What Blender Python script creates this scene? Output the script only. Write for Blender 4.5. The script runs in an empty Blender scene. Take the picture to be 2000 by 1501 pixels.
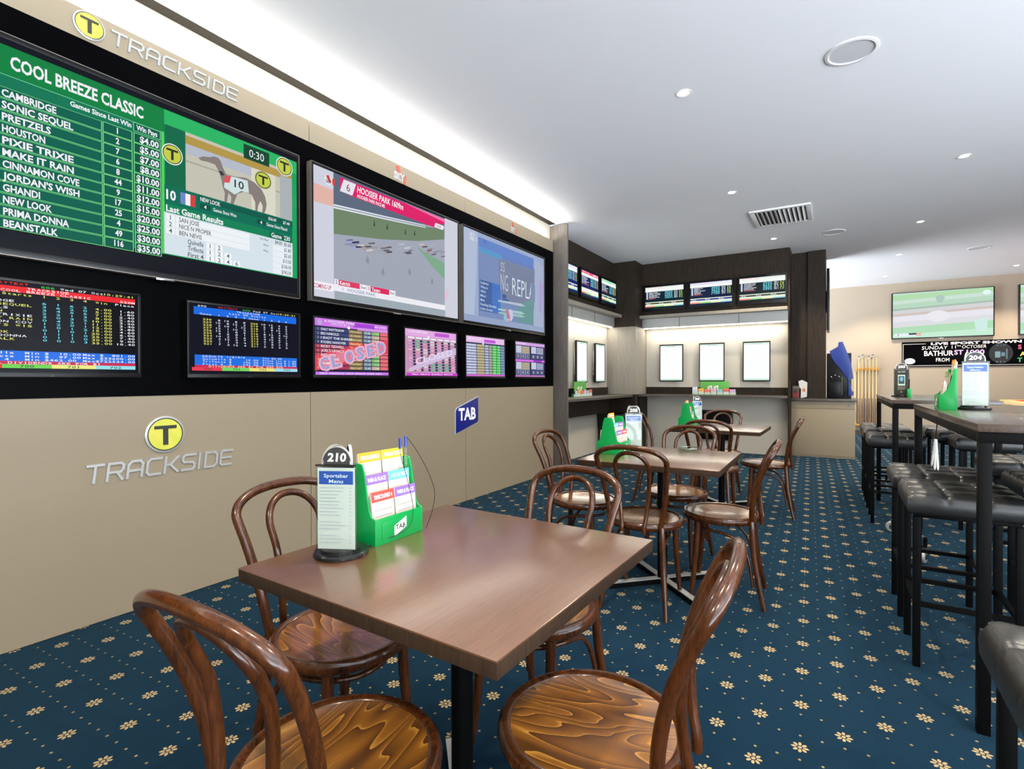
import bpy, bmesh, math, random
from math import sin, cos, pi, radians, sqrt, atan2
from mathutils import Matrix, Vector
random.seed(7)
S = bpy.context.scene
COL = S.collection

# ------------------------------------------------------------------ camera
F_PX, YAW, PITCH, ROLL = 1020.3, .552456, -.0088333, .0020365
cam = bpy.data.cameras.new('camera')
cam.sensor_fit = 'HORIZONTAL'; cam.sensor_width = 36.0
cam.lens = 36.0 * F_PX / 2000.0
cam.clip_start = .05; cam.clip_end = 100
camo = bpy.data.objects.new('camera', cam); COL.objects.link(camo)
_r = Vector((cos(YAW), sin(YAW), 0))
_f = Vector((-sin(YAW) * cos(PITCH), cos(YAW) * cos(PITCH), sin(PITCH)))
_d = _f.cross(_r)
_r2 = _r * cos(ROLL) + _d * sin(ROLL)
_d2 = -_r * sin(ROLL) + _d * cos(ROLL)
m = Matrix.Identity(4)
for i in range(3):
    m[i][0] = _r2[i]; m[i][1] = -_d2[i]; m[i][2] = -_f[i]
m[0][3], m[1][3], m[2][3] = 3.1, 0.0, 1.2
camo.matrix_world = m
S.camera = camo

# ------------------------------------------------------------------ view, world, lights
S.view_settings.view_transform = 'Standard'
S.view_settings.look = 'None'
S.view_settings.exposure = 0.0
S.view_settings.gamma = 1.0
S.view_settings.use_curve_mapping = False
WORLD_STRENGTH = 1.0
SPOT_W = 158.0
COVE_W = 66.0
LED_W = 11.0
w = bpy.data.worlds.new('world'); S.world = w
w.use_nodes = True
_wt = w.node_tree
_tc = _wt.nodes.new('ShaderNodeTexCoord'); _sp = _wt.nodes.new('ShaderNodeSeparateXYZ'); _mr = _wt.nodes.new('ShaderNodeMapRange'); _mx = _wt.nodes.new('ShaderNodeMix')
_mx.data_type = 'RGBA'
_wt.links.new(_tc.outputs['Generated'], _sp.inputs[0]); _wt.links.new(_sp.outputs[2], _mr.inputs[0])
_mr.inputs[1].default_value = -.12; _mr.inputs[2].default_value = .12
_wt.links.new(_mr.outputs[0], _mx.inputs[0])
_mx.inputs[6].default_value = (13.6, 14.9, 16.4, 1)    # brighter lower half of the world, added to light the ceiling
_mx.inputs[7].default_value = (3.0, 3.3, 3.6, 1)       # overcast daylight
_wt.links.new(_mx.outputs[2], _wt.nodes['Background'].inputs['Color'])
_wt.nodes['Background'].inputs['Strength'].default_value = WORLD_STRENGTH

def area_light(name, loc, rot, sx, sy, power, color):
    l = bpy.data.lights.new(name, 'AREA'); l.shape = 'RECTANGLE'; l.size = sx; l.size_y = sy
    l.energy = power; l.color = color
    o = bpy.data.objects.new(name, l); COL.objects.link(o); o.location = loc; o.rotation_euler = rot
    return o
# strip lights of the place: the cove above the wall panel, and under the two shelves
area_light('cove_strip_light', (-.032, 2.0, 2.993), (0, radians(-145), 0), .016, 7.9, COVE_W, (1, .97, .91))
area_light('shelf_strip_light', (1.38, 9.08, 2.075), (0, 0, 0), 2.2, .03, LED_W, (1, .95, .85))
area_light('shelf_strip_light', (-.19, 7.35, 2.085), (0, 0, 0), .03, 2.4, LED_W, (1, .95, .85))

# ------------------------------------------------------------------ materials
def lin(c):
    out = []
    for v in c[:3]:
        v = v / 255.0
        out.append(v / 12.92 if v <= .04045 else ((v + .055) / 1.055) ** 2.4)
    return (out[0], out[1], out[2], 1.0)

class NT:
    """small helper round a node tree"""
    def __init__(s, name):
        s.m = bpy.data.materials.new(name); s.m.use_nodes = True
        s.t = s.m.node_tree; s.b = s.t.nodes['Principled BSDF']
    def n(s, kind, **kw):
        x = s.t.nodes.new(kind)
        for k, v in kw.items(): setattr(x, k, v)
        return x
    def put(s, sock, v):
        if isinstance(v, bpy.types.NodeSocket): s.t.links.new(v, sock)
        elif v is not None: sock.default_value = v
    def math(s, op, a, b=None, c=None):
        x = s.n('ShaderNodeMath', operation=op)
        s.put(x.inputs[0], a); s.put(x.inputs[1], b); s.put(x.inputs[2], c)
        return x.outputs[0]
    def mix(s, f, a, b):
        x = s.n('ShaderNodeMix', data_type='RGBA')
        s.put(x.inputs[0], f); s.put(x.inputs[6], a); s.put(x.inputs[7], b)
        return x.outputs[2]
    def coord(s, kind='Object'): return s.n('ShaderNodeTexCoord').outputs[kind]
    def mapping(s, v, scale=(1, 1, 1), rot=(0, 0, 0), loc=(0, 0, 0)):
        x = s.n('ShaderNodeMapping'); s.put(x.inputs[0], v)
        x.inputs['Scale'].default_value = scale; x.inputs['Rotation'].default_value = rot; x.inputs['Location'].default_value = loc
        return x.outputs[0]
    def noise(s, v, scale=5, detail=4, rough=.5, dist=0.0):
        x = s.n('ShaderNodeTexNoise'); s.put(x.inputs['Vector'], v)
        x.inputs['Scale'].default_value = scale; x.inputs['Detail'].default_value = detail
        x.inputs['Roughness'].default_value = rough; x.inputs['Distortion'].default_value = dist
        return x.outputs[0]
    def ramp(s, f, stops):
        x = s.n('ShaderNodeValToRGB'); s.put(x.inputs[0], f)
        e = x.color_ramp.elements
        while len(e) > 1: e.remove(e[-1])
        e[0].position = stops[0][0]; e[0].color = stops[0][1]
        for p, c in stops[1:]:
            k = e.new(p); k.color = c
        return x.outputs[0]
    def bump(s, h, strength=.2, dist=.01):
        x = s.n('ShaderNodeBump'); s.put(x.inputs['Height'], h)
        x.inputs['Strength'].default_value = strength; x.inputs['Distance'].default_value = dist
        s.t.links.new(x.outputs[0], s.b.inputs['Normal'])
    def set(s, **kw):
        for k, v in kw.items(): s.put(s.b.inputs[k.replace('_', ' ')], v)
        return s.m

_plain = {}
def plain(name, rgb, rough=.5, metal=0.0, vary=.04, spec=.5, coat=0.0, scale=30):
    """a plain finish with a faint procedural mottling"""
    if name in _plain: return _plain[name]
    t = NT(name)
    c = lin(rgb)
    nz = t.noise(t.coord(), scale, 3)
    a = tuple(x * (1 - vary) for x in c[:3]) + (1,); b = tuple(min(1, x * (1 + vary)) for x in c[:3]) + (1,)
    mm = t.set(Base_Color=t.mix(nz, a, b), Roughness=rough, Metallic=metal)
    t.b.inputs['Specular IOR Level'].default_value = spec
    t.b.inputs['Coat Weight'].default_value = coat; t.b.inputs['Coat Roughness'].default_value = .08
    _plain[name] = mm
    return mm

def screen_mat(rgb):
    """a lit pixel colour of a display behind glossy glass"""
    key = 'lit_%d_%d_%d' % tuple(int(x) for x in rgb)
    if key in _plain: return _plain[key]
    t = NT(key)
    c = lin(rgb)
    t.set(Base_Color=(.004, .004, .005, 1), Roughness=.12, Emission_Color=c, Emission_Strength=1.0)
    t.b.inputs['Specular IOR Level'].default_value = .05
    _plain[key] = t.m
    return t.m

def wood(name, dark, light, axis='z', scale=1.0, rough=.3, coat=0.0, stretch=14, contrast=(.3, .7), coat_rough=.12, spec=.5, ior=1.5):
    t = NT(name)
    sc = {'x': (1, stretch, stretch), 'y': (stretch, 1, stretch), 'z': (stretch, stretch, 1)}[axis]
    v = t.mapping(t.coord(), tuple(x * scale for x in sc))
    n1 = t.noise(v, 4.0, 6, .6, .4)
    n2 = t.noise(v, 19.0, 3, .6)
    f = t.math('MULTIPLY_ADD', n2, .35, t.math('MULTIPLY', n1, .75))
    col = t.ramp(f, [(contrast[0], lin(dark)), (contrast[1], lin(light))])
    t.set(Base_Color=col, Roughness=rough)
    t.b.inputs['Coat Weight'].default_value = coat; t.b.inputs['Coat Roughness'].default_value = coat_rough; t.b.inputs['Specular IOR Level'].default_value = spec; t.b.inputs['Coat IOR'].default_value = ior
    t.bump(n2, .06, .002)
    return t.m

def seat_wood():
    t = NT('varnished_seat_veneer')
    ob = t.n('ShaderNodeObjectInfo')
    rnd = t.math('MULTIPLY', ob.outputs['Random'], 9.0)
    comb = t.n('ShaderNodeCombineXYZ'); t.put(comb.inputs[0], rnd); t.put(comb.inputs[1], rnd)
    add = t.n('ShaderNodeVectorMath', operation='ADD'); t.put(add.inputs[0], t.coord()); t.put(add.inputs[1], comb.outputs[0])
    v = t.mapping(add.outputs[0], (4.8, 1.0, 1.0))
    n1 = t.noise(v, 2.0, 1.6, .45, .25)
    h = t.math('FRACT', t.math('MULTIPLY', n1, 15.0))       # contour lines of a noise field = cathedral grain
    fine = t.noise(t.mapping(add.outputs[0], (90, 6, 6)), 6, 3)
    f = t.math('MULTIPLY_ADD', fine, .22, t.math('MULTIPLY', h, .85))
    col = t.ramp(f, [(.05, lin((70, 38, 14))), (.45, lin((112, 68, 20))), (.86, lin((136, 86, 26))), (.97, lin((194, 138, 58))), (1.0, lin((120, 74, 24)))])
    t.set(Base_Color=col, Roughness=.28)
    t.b.inputs['Coat Weight'].default_value = .9; t.b.inputs['Coat IOR'].default_value = 1.8; t.b.inputs['Coat Roughness'].default_value = .16
    return t.m

def carpet():
    t = NT('blue_patterned_carpet')
    sx, sy, rot = 1 / .2545, 1 / .2565, radians(-1.95)
    c = t.coord('Object')
    # move the lattice origin onto a measured flower, turn it, scale a cell to 1
    v0 = t.mapping(c, (1, 1, 1), (0, 0, 0), (-3.228, -2.968, 0))
    v1 = t.mapping(v0, (1, 1, 1), (0, 0, rot))
    sep = t.n('ShaderNodeSeparateXYZ'); t.put(sep.inputs[0], v1)
    X = t.math('MULTIPLY', sep.outputs[0], sx); Y = t.math('MULTIPLY', sep.outputs[1], sy)
    # woven jitter so the motif edges look tufted
    jit = t.math('MULTIPLY', t.math('SUBTRACT', t.noise(c, 420, 2), .5), .028)
    def cell(ox, oy, k=1.0):
        fx = t.math('SUBTRACT', t.math('FRACT', t.math('ADD', t.math('MULTIPLY', X, k), ox + 100.5)), .5)
        fy = t.math('SUBTRACT', t.math('FRACT', t.math('ADD', t.math('MULTIPLY', Y, k), oy + 100.5)), .5)
        return fx, fy
    def flower(ox, oy):
        fx, fy = cell(ox, oy)
        r = t.math('ADD', t.math('SQRT', t.math('ADD', t.math('MULTIPLY', fx, fx), t.math('MULTIPLY', fy, fy))), jit)
        ang = t.math('ARCTAN2', fy, fx)
        pet = t.math('ABSOLUTE', t.math('COSINE', t.math('MULTIPLY', ang, 4.0)))
        lim = t.math('MULTIPLY_ADD', pet, .055, .048)
        outer = t.math('LESS_THAN', r, lim)
        gap = t.math('MULTIPLY', t.math('GREATER_THAN', r, .040), t.math('GREATER_THAN', pet, .42))
        core = t.math('LESS_THAN', r, .024)
        return t.math('MAXIMUM', t.math('MULTIPLY', outer, gap), core)
    def dots(ox, oy, k):
        fx, fy = cell(ox, oy, k)
        r = t.math('ADD', t.math('SQRT', t.math('ADD', t.math('MULTIPLY', fx, fx), t.math('MULTIPLY', fy, fy))), jit)
        return t.math('LESS_THAN', r, .036)
    fl = t.math('MAXIMUM', flower(0, 0), flower(.5, .5))
    dt = t.math('MAXIMUM', dots(.5, .5, 2.0), dots(.0, .5, 2.0))
    weave = t.noise(c, 260, 3, .7)
    patch = t.noise(c, 2.2, 3, .5)
    blue = t.mix(weave, lin((3, 16, 30)), lin((13, 42, 62)))
    blue = t.mix(t.math('MULTIPLY', patch, .35), blue, lin((7, 32, 50)))
    col = t.mix(t.math('MULTIPLY', dt, .85), blue, lin((150, 130, 88)))
    col = t.mix(fl, col, t.mix(weave, lin((134, 110, 66)), lin((196, 174, 130))))
    t.set(Base_Color=col, Roughness=.95)
    t.b.inputs['Specular IOR Level'].default_value = .03
    t.b.inputs['Sheen Weight'].default_value = .12; t.b.inputs['Sheen Roughness'].default_value = .5; t.b.inputs['Sheen Tint'].default_value = (.3, .62, .8, 1)
    t.bump(weave, .5, .004)
    return t.m

def leather():
    t = NT('black_leather')
    vo = t.n('ShaderNodeTexVoronoi'); t.put(vo.inputs['Vector'], t.coord()); vo.inputs['Scale'].default_value = 260  # grain
    nz = t.noise(t.coord(), 40, 3)
    t.set(Base_Color=t.mix(nz, lin((20, 20, 19)), lin((34, 33, 31))), Roughness=.36)
    t.b.inputs['Specular IOR Level'].default_value = .7
    t.bump(vo.outputs['Distance'], .12, .0015)
    return t.m

def glass(name, rgb=(245, 250, 248)):
    t = NT(name)
    tr = t.n('ShaderNodeBsdfTransparent'); tr.inputs[0].default_value = lin(rgb)
    gl = t.n('ShaderNodeBsdfGlossy'); gl.inputs['Roughness'].default_value = .05
    fr = t.n('ShaderNodeFresnel'); fr.inputs[0].default_value = 1.45
    mx = t.n('ShaderNodeMixShader'); t.put(mx.inputs[0], t.math('MULTIPLY_ADD', fr.outputs[0], .35, .004))
    t.put(mx.inputs[1], tr.outputs[0]); t.put(mx.inputs[2], gl.outputs[0])
    t.t.links.new(mx.outputs[0], t.t.nodes['Material Output'].inputs[0])
    return t.m

def emit(name, rgb, strength):
    t = NT(name)
    t.set(Base_Color=(.8, .8, .8, 1), Emission_Color=lin(rgb), Emission_Strength=strength)
    return t.m

M = {}
M['ceiling'] = plain('white_ceiling_paint', (234, 234, 236), .9, vary=.015, scale=3)
M['panel'] = plain('taupe_laminate_panel', (146, 133, 112), .42, vary=.02, scale=2.5, spec=.3)
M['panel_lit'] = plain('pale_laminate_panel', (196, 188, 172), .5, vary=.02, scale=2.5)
M['cream'] = plain('cream_wall_paint', (176, 160, 140), .85, vary=.02, scale=2)
M['black_board'] = plain('black_gloss_board', (4, 4, 5), .3, vary=.2, scale=6, spec=.02)
M['black_plastic'] = plain('black_plastic', (10, 10, 11), .32, vary=.1, spec=.3)
M['bezel_grey'] = plain('champagne_metal_bezel', (150, 140, 130), .35, .6)
M['dark_trim'] = plain('dark_taupe_trim', (84, 77, 68), .7)
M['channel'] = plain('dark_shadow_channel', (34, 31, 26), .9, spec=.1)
M['black_metal'] = plain('black_powder_coat', (9, 9, 9), .45, vary=.1, spec=.08)
M['steel'] = plain('satin_grey_steel', (176, 176, 172), .4, .35)
M['sign_silver'] = plain('brushed_sign_silver', (186, 186, 184), .3, .35)
M['chrome'] = plain('chrome', (205, 205, 208), .16, 1.0)
M['white_metal'] = plain('white_enamel', (228, 228, 226), .4, vary=.01)
M['white_plastic'] = plain('white_plastic', (232, 232, 230), .4, vary=.01)
M['paper'] = plain('white_paper', (212, 209, 204), .8, vary=.02)
M['green'] = plain('green_plastic', (0, 142, 66), .3, vary=.05)
M['lid_dark'] = plain('smoky_dark_acrylic', (30, 32, 32), .12, vary=.1)
M['blue_cover'] = plain('blue_vinyl', (30, 54, 130), .45, vary=.1, scale=8)
M['dark_wood'] = wood('dark_woodgrain_laminate', (32, 27, 23), (58, 48, 39), 'z', 1.2, .5, contrast=(.35, .75), spec=.12)
M['fin_wood'] = wood('grey_woodgrain_laminate', (84, 78, 73), (118, 110, 102), 'z', 1.2, .4, contrast=(.35, .75))
M['wood_pale_lit'] = wood('pale_and_lit_woodgrain_laminate', (126, 118, 106), (158, 150, 136), 'z', 1.2, .45, contrast=(.35, .75))
M['dark_wood_h'] = wood('dark_woodgrain_worktop', (62, 56, 52), (98, 90, 82), 'x', 1.2, .32, contrast=(.35, .75))
M['table_wood'] = wood('walnut_laminate_top', (72, 46, 30), (112, 74, 46), 'y', 2.2, .3, coat=1.0, coat_rough=.2, ior=1.85, stretch=26, contrast=(.25, .85))
M['table_edge'] = wood('dark_table_edging', (34, 25, 18), (60, 44, 32), 'z', 3.0, .5, stretch=10, spec=.15)
M['bar_wood'] = wood('dark_oak_bar_top', (46, 38, 34), (84, 72, 64), 'y', 1.8, .22, coat=.3, stretch=16)
M['chair_wood'] = wood('walnut_stained_bentwood', (20, 9, 4), (92, 48, 17), 'z', 2.0, .26, coat=.5, spec=.3, stretch=8, contrast=(.3, .8))
M['seat_wood'] = seat_wood()
M['cue_wood'] = wood('pale_cue_maple', (206, 168, 104), (236, 204, 146), 'z', 2, .3, stretch=10)
M['rack_wood'] = wood('golden_rack_wood', (178, 120, 40), (214, 156, 66), 'x', 2, .35, stretch=8)
M['butt_wood'] = wood('dark_cue_butt', (40, 18, 12), (90, 40, 24), 'z', 2, .3, stretch=8)
M['carpet'] = carpet()
M['leather'] = leather()
M['acrylic'] = glass('clear_acrylic')
M['led'] = emit('white_led_strip', (255, 244, 222), 9.0)
M['lamp'] = emit('lamp_lens', (255, 246, 226), 60.0)

# ------------------------------------------------------------------ mesh helpers
class MB:
    """collects shapes in local axes and links them as one mesh object"""
    def __init__(s, T=None):
        s.v = []; s.f = []; s.mi = []; s.T = T or (lambda a, b, c: (a, b, c)); s.mats = []
    def mid(s, m):
        if m not in s.mats: s.mats.append(m)
        return s.mats.index(m)
    def add(s, verts, faces, m):
        o = len(s.v); k = s.mid(m)
        s.v += [s.T(*p) for p in verts]
        for f in faces: s.f.append([i + o for i in f]); s.mi.append(k)
    def frombm(s, bm, m):
        bm.verts.index_update()
        s.add([tuple(v.co) for v in bm.verts], [[v.index for v in f.verts] for f in bm.faces], m); bm.free()
    def box(s, x0, x1, y0, y1, z0, z1, m, b=0.0, seg=2):
        x0, x1 = min(x0, x1), max(x0, x1); y0, y1 = min(y0, y1), max(y0, y1); z0, z1 = min(z0, z1), max(z0, z1)
        bm = bmesh.new()
        P = [bm.verts.new(p) for p in ((x0, y0, z0), (x1, y0, z0), (x1, y1, z0), (x0, y1, z0), (x0, y0, z1), (x1, y0, z1), (x1, y1, z1), (x0, y1, z1))]
        for q in ((3, 2, 1, 0), (4, 5, 6, 7), (0, 1, 5, 4), (1, 2, 6, 5), (2, 3, 7, 6), (3, 0, 4, 7)): bm.faces.new([P[i] for i in q])
        if b > 0: bmesh.ops.bevel(bm, geom=bm.edges[:], offset=b, segments=seg, affect='EDGES', profile=.6)
        s.frombm(bm, m); return s
    def obox(s, c, half, rot, m, b=0.0):
        """oriented box: centre, half sizes, 3x3 rotation"""
        bm = bmesh.new(); bmesh.ops.create_cube(bm, size=2.0)
        for v in bm.verts: v.co = Vector((v.co.x * half[0], v.co.y * half[1], v.co.z * half[2]))
        if b > 0: bmesh.ops.bevel(bm, geom=bm.edges[:], offset=b, segments=2, affect='EDGES', profile=.6)
        for v in bm.verts: v.co = rot @ v.co + Vector(c)
        s.frombm(bm, m); return s
    def prism(s, poly, a0, a1, axis, m, b=0.0):
        """extrude a 2-D outline along axis x / y / z"""
        bm = bmesh.new()
        def P(p, a): return {'x': (a, p[0], p[1]), 'y': (p[0], a, p[1]), 'z': (p[0], p[1], a)}[axis]
        A = [bm.verts.new(P(p, a0)) for p in poly]; B = [bm.verts.new(P(p, a1)) for p in poly]
        n = len(poly)
        bm.faces.new(A); bm.faces.new(B[::-1])
        for i in range(n): bm.faces.new([A[i], B[i], B[(i + 1) % n], A[(i + 1) % n]])
        bmesh.ops.recalc_face_normals(bm, faces=bm.faces[:])
        if b > 0: bmesh.ops.bevel(bm, geom=bm.edges[:], offset=b, segments=2, affect='EDGES', profile=.6)
        s.frombm(bm, m); return s
    def lathe(s, prof, m, n=40, c=(0, 0, 0), sx=1.0, sy=1.0):
        V = []; Fc = []; k = len(prof)
        for i in range(n):
            a = 2 * pi * i / n
            for r, z in prof: V.append((c[0] + r * cos(a) * sx, c[1] + r * sin(a) * sy, c[2] + z))
        for i in range(n):
            j = (i + 1) % n
            for q in range(k - 1): Fc.append([i * k + q, j * k + q, j * k + q + 1, i * k + q + 1])
        if prof[0][0] > 1e-6: Fc.append([i * k for i in range(n)][::-1])
        if prof[-1][0] > 1e-6: Fc.append([i * k + k - 1 for i in range(n)])
        s.add(V, Fc, m); return s
    def ring(s, prof, m, n=48, c=(0, 0, 0)):
        """closed profile turned round z"""
        V = []; Fc = []; k = len(prof)
        for i in range(n):
            a = 2 * pi * i / n
            for r, z in prof: V.append((c[0] + r * cos(a), c[1] + r * sin(a), c[2] + z))
        for i in range(n):
            j = (i + 1) % n
            for q in range(k):
                w_ = (q + 1) % k; Fc.append([i * k + q, j * k + q, j * k + w_, i * k + w_])
        s.add(V, Fc, m); return s
    def tube(s, pts, rad, m, n=10, sub=6, cap=True):
        """smooth tube through points; rad is one radius or one per point"""
        P = [Vector(p) for p in pts]
        R = rad if isinstance(rad, (list, tuple)) else [rad] * len(P)
        if sub > 1 and len(P) > 2:
            Q = []; RR = []
            for i in range(len(P) - 1):
                p0 = P[i - 1] if i else P[0] * 2 - P[1]; p1 = P[i]; p2 = P[i + 1]
                p3 = P[i + 2] if i + 2 < len(P) else P[-1] * 2 - P[-2]
                for q in range(sub):
                    t = q / sub
                    Q.append(.5 * ((2 * p1) + (p2 - p0) * t + (2 * p0 - 5 * p1 + 4 * p2 - p3) * t * t + (3 * p1 - p0 - 3 * p2 + p3) * t ** 3))
                    RR.append(R[i] * (1 - t) + R[i + 1] * t)
            Q.append(P[-1]); RR.append(R[-1]); P, R = Q, RR
        V = []; Fc = []; nrm = None; N = len(P)
        for i in range(N):
            d = (P[min(i + 1, N - 1)] - P[max(i - 1, 0)]).normalized()
            if nrm is None:
                nrm = d.cross(Vector((.13, .27, .95))).normalized()
                if nrm.length < .5: nrm = d.cross(Vector((1, 0, 0))).normalized()
            nrm = (nrm - d * nrm.dot(d)).normalized()
            bi = d.cross(nrm)
            for k in range(n):
                a = 2 * pi * k / n
                V.append(tuple(P[i] + (nrm * cos(a) + bi * sin(a)) * R[i]))
        for i in range(N - 1):
            for k in range(n):
                l = (k + 1) % n; Fc.append([i * n + k, i * n + l, (i + 1) * n + l, (i + 1) * n + k])
        if cap:
            Fc.append(list(range(n))[::-1]); Fc.append([(N - 1) * n + k for k in range(n)])
        s.add(V, Fc, m); return s
    def build(s, name, parent=None, smooth=38, loc=None):
        me = bpy.data.meshes.new(name)
        me.from_pydata(s.v, [], s.f)
        for mm in s.mats: me.materials.append(mm)
        for p, k in zip(me.polygons, s.mi): p.material_index = k
        me.update()
        if smooth:
            for p in me.polygons: p.use_smooth = True
            me.set_sharp_from_angle(angle=radians(smooth))
        o = bpy.data.objects.new(name, me); COL.objects.link(o)
        if parent: o.parent = parent
        if loc: o.location = loc
        return o

def thing(name, label, cat, loc=(0, 0, 0), rz=0.0, group=None):
    o = bpy.data.objects.new(name, None); COL.objects.link(o)
    o.empty_display_size = .1
    o.location = loc; o.rotation_euler = (0, 0, rz)
    o['label'] = label; o['category'] = cat
    if group: o['group'] = group
    return o
def tag(o, label, cat, group=None):
    o['label'] = label; o['category'] = cat
    if group: o['group'] = group
    return o
def struct(o): o['kind'] = 'structure'; return o
def dup(root, loc, rz, label, group=None):
    r = root.copy(); COL.objects.link(r); r.location = loc; r.rotation_euler = (0, 0, rz); r['label'] = label
    if group: r['group'] = group
    for ch in list(root.children):
        c = ch.copy(); COL.objects.link(c); c.parent = r
        for g in list(ch.children):
            d = g.copy(); COL.objects.link(d); d.parent = c
    return r

TX = lambda a, b, c: (c, a, b)       # face +x: right = +y, up = +z
TY = lambda a, b, c: (a, -c, b)      # face -y: right = +x, up = +z
TXN = lambda a, b, c: (-c, -a, b)    # face -x

# ------------------------------------------------------------------ lettering
_glyph = {}
def glyphs(s_, bold=0.0):
    k = (s_, bold)
    if k not in _glyph:
        c = bpy.data.curves.new('lettering', 'FONT'); c.body = s_; c.resolution_u = 2; c.offset = bold
        o = bpy.data.objects.new('lettering', c); me = o.to_mesh()
        vs = [(v.co.x, v.co.y) for v in me.vertices]; fs = [list(p.vertices) for p in me.polygons]
        o.to_mesh_clear(); bpy.data.objects.remove(o); bpy.data.curves.remove(c)
        xs = [v[0] for v in vs] or [0]
        _glyph[k] = (vs, fs, min(xs), max(xs))
    return _glyph[k]
CAP = .69     # cap height of the font at size 1

class Scr:
    """flat artwork: coloured shapes and lettering in u (right) v (down) fractions of W x H"""
    def __init__(s, W, H, mat=screen_mat, step=.00006):
        s.W, s.H, s.mat, s.k, s.step = W, H, mat, 0, step
        s.mb = None; s.ops = []
    def p(s, u, v): return ((u - .5) * s.W, (.5 - v) * s.H)
    def _z(s): s.k += 1; return s.k * s.step
    def poly(s, pts, col):
        z = s._z(); q = [s.p(*a) + (z,) for a in pts]
        ar = sum(q[i][0] * q[(i + 1) % len(q)][1] - q[(i + 1) % len(q)][0] * q[i][1] for i in range(len(q)))
        if ar < 0: q = q[::-1]
        s.ops.append((q, [list(range(len(q)))], s.mat(col)))
    def rect(s, u0, v0, u1, v1, col): s.poly([(u0, v0), (u0, v1), (u1, v1), (u1, v0)], col)
    def ell(s, u, v, ru, rv, col, n=28): s.poly([(u + ru * cos(2 * pi * i / n), v + rv * sin(2 * pi * i / n)) for i in range(n)], col)
    def text(s, t, u, v, h, col, w=None, al='L', bold=.012, shear=0.0, rot=0.0, cw=1.0):
        """v = vertical centre of the capitals; h = cap height (fraction of H); w = wanted width (fraction of W)"""
        vs, fs, x0, x1 = glyphs(t, bold)
        if not fs: return
        sy = h * s.H / CAP
        sx = (w * s.W / max(x1 - x0, 1e-4)) if w else sy * cw
        wid = (x1 - x0) * sx
        bx, by = s.p(u, v); by -= h * s.H / 2
        off = {'L': 0, 'C': -wid / 2, 'R': -wid}[al]
        z = s._z(); q = []
        for x, y in vs:
            X = (x - x0) * sx + off + shear * y * sy; Y = y * sy
            if rot: X, Y = X * cos(rot) - (Y - h * s.H / 2) * sin(rot), X * sin(rot) + (Y - h * s.H / 2) * cos(rot) + h * s.H / 2
            q.append((bx + X, by + Y, z))
        s.ops.append((q, fs, s.mat(col)))
    def mono(s, t, u, v, h, pitch, col, al='L', bold=.012):
        """teletext: one character per grid cell"""
        if al == 'R': u = u - pitch * len(t)
        z = s._z(); Q = []; FS = []
        for i, ch in enumerate(t):
            if ch == ' ': continue
            vs, fs, x0, x1 = glyphs(ch, bold)
            sy = h * s.H / CAP; sx = min(pitch * s.W * .84 / max(x1 - x0, 1e-4), pitch * s.W * 1.9)
            bx, by = s.p(u + i * pitch, v); by -= h * s.H / 2
            off = (pitch * s.W - (x1 - x0) * sx) / 2; o = len(Q)
            Q += [(bx + off + (x - x0) * sx, by + y * sy, z) for x, y in vs]
            FS += [[a + o for a in f] for f in fs]
        if FS: s.ops.append((Q, FS, s.mat(col)))
    def build(s, name, parent, T=TX, at=(0, 0, 0)):
        mb = MB(lambda a, b, c: T(a + at[0], b + at[1], c + at[2]))
        for q, fs, mm in s.ops: mb.add(q, fs, mm)
        return mb.build(name, parent, smooth=0)

def paint(col): return plain('ink_%d_%d_%d' % tuple(int(c) for c in col), col, .6, vary=.02)

# ================================================================== SETTING
CEIL = 3.21
mb = MB(); mb.box(-.35, 8.5, -2.0, 13.75, -.1, 0, M['carpet']); struct(mb.build('floor', smooth=0))
mb = MB(); mb.box(.035, 8.5, -2.0, 13.75, CEIL, CEIL + .12, M['ceiling'])
mb.box(-.35, .035, 6.05, 9.4, CEIL, CEIL + .12, M['ceiling']); struct(mb.build('ceiling', smooth=0))
# upper wall behind the cove and the dark shadow channel where it meets the ceiling
mb = MB(); mb.box(-.12, -.05, -2.0, 6.05, 2.9, CEIL + .12, M['panel_lit']); struct(mb.build('wall_left', smooth=0))
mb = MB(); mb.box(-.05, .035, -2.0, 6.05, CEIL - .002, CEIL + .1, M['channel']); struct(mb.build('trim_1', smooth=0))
# laminate cladding: a run of panels below the board and the fascia above it
mb = MB()
SE = [-2.0, .559, 2.357, 4.155, 6.045]
for a, b in zip(SE[:-1], SE[1:]):
    mb.box(-.018, 0, a + .0025, b - .0025, .004, 1.119, M['panel'])
    mb.box(-.012, 0, a + .0025, b - .0025, 2.85, 3.0, M['panel'])
mb.box(-.12, -.018, -2.0, 6.045, 0, 2.9, M['dark_trim'])
struct(mb.build('wall_left_cladding', smooth=0))
mb = MB()
mb.box(-.018, .003, -2.0, 5.935, 1.119, 2.85, M['black_board'])
mb.box(-.018, .003, 5.935, 6.045, 1.119, 2.85, M['black_board'])
struct(mb.build('trim_2', smooth=0))
# fins
mb = MB(); mb.box(-.05, .2, 6.05, 6.085, 0, 3.19, M['fin_wood'], .002); struct(mb.build('trim_3'))
mb = MB(); mb.box(2.5, 2.522, 9.0, 9.5, 0, CEIL - .002, M['dark_wood'], .002); struct(mb.build('trim_4'))
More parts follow.
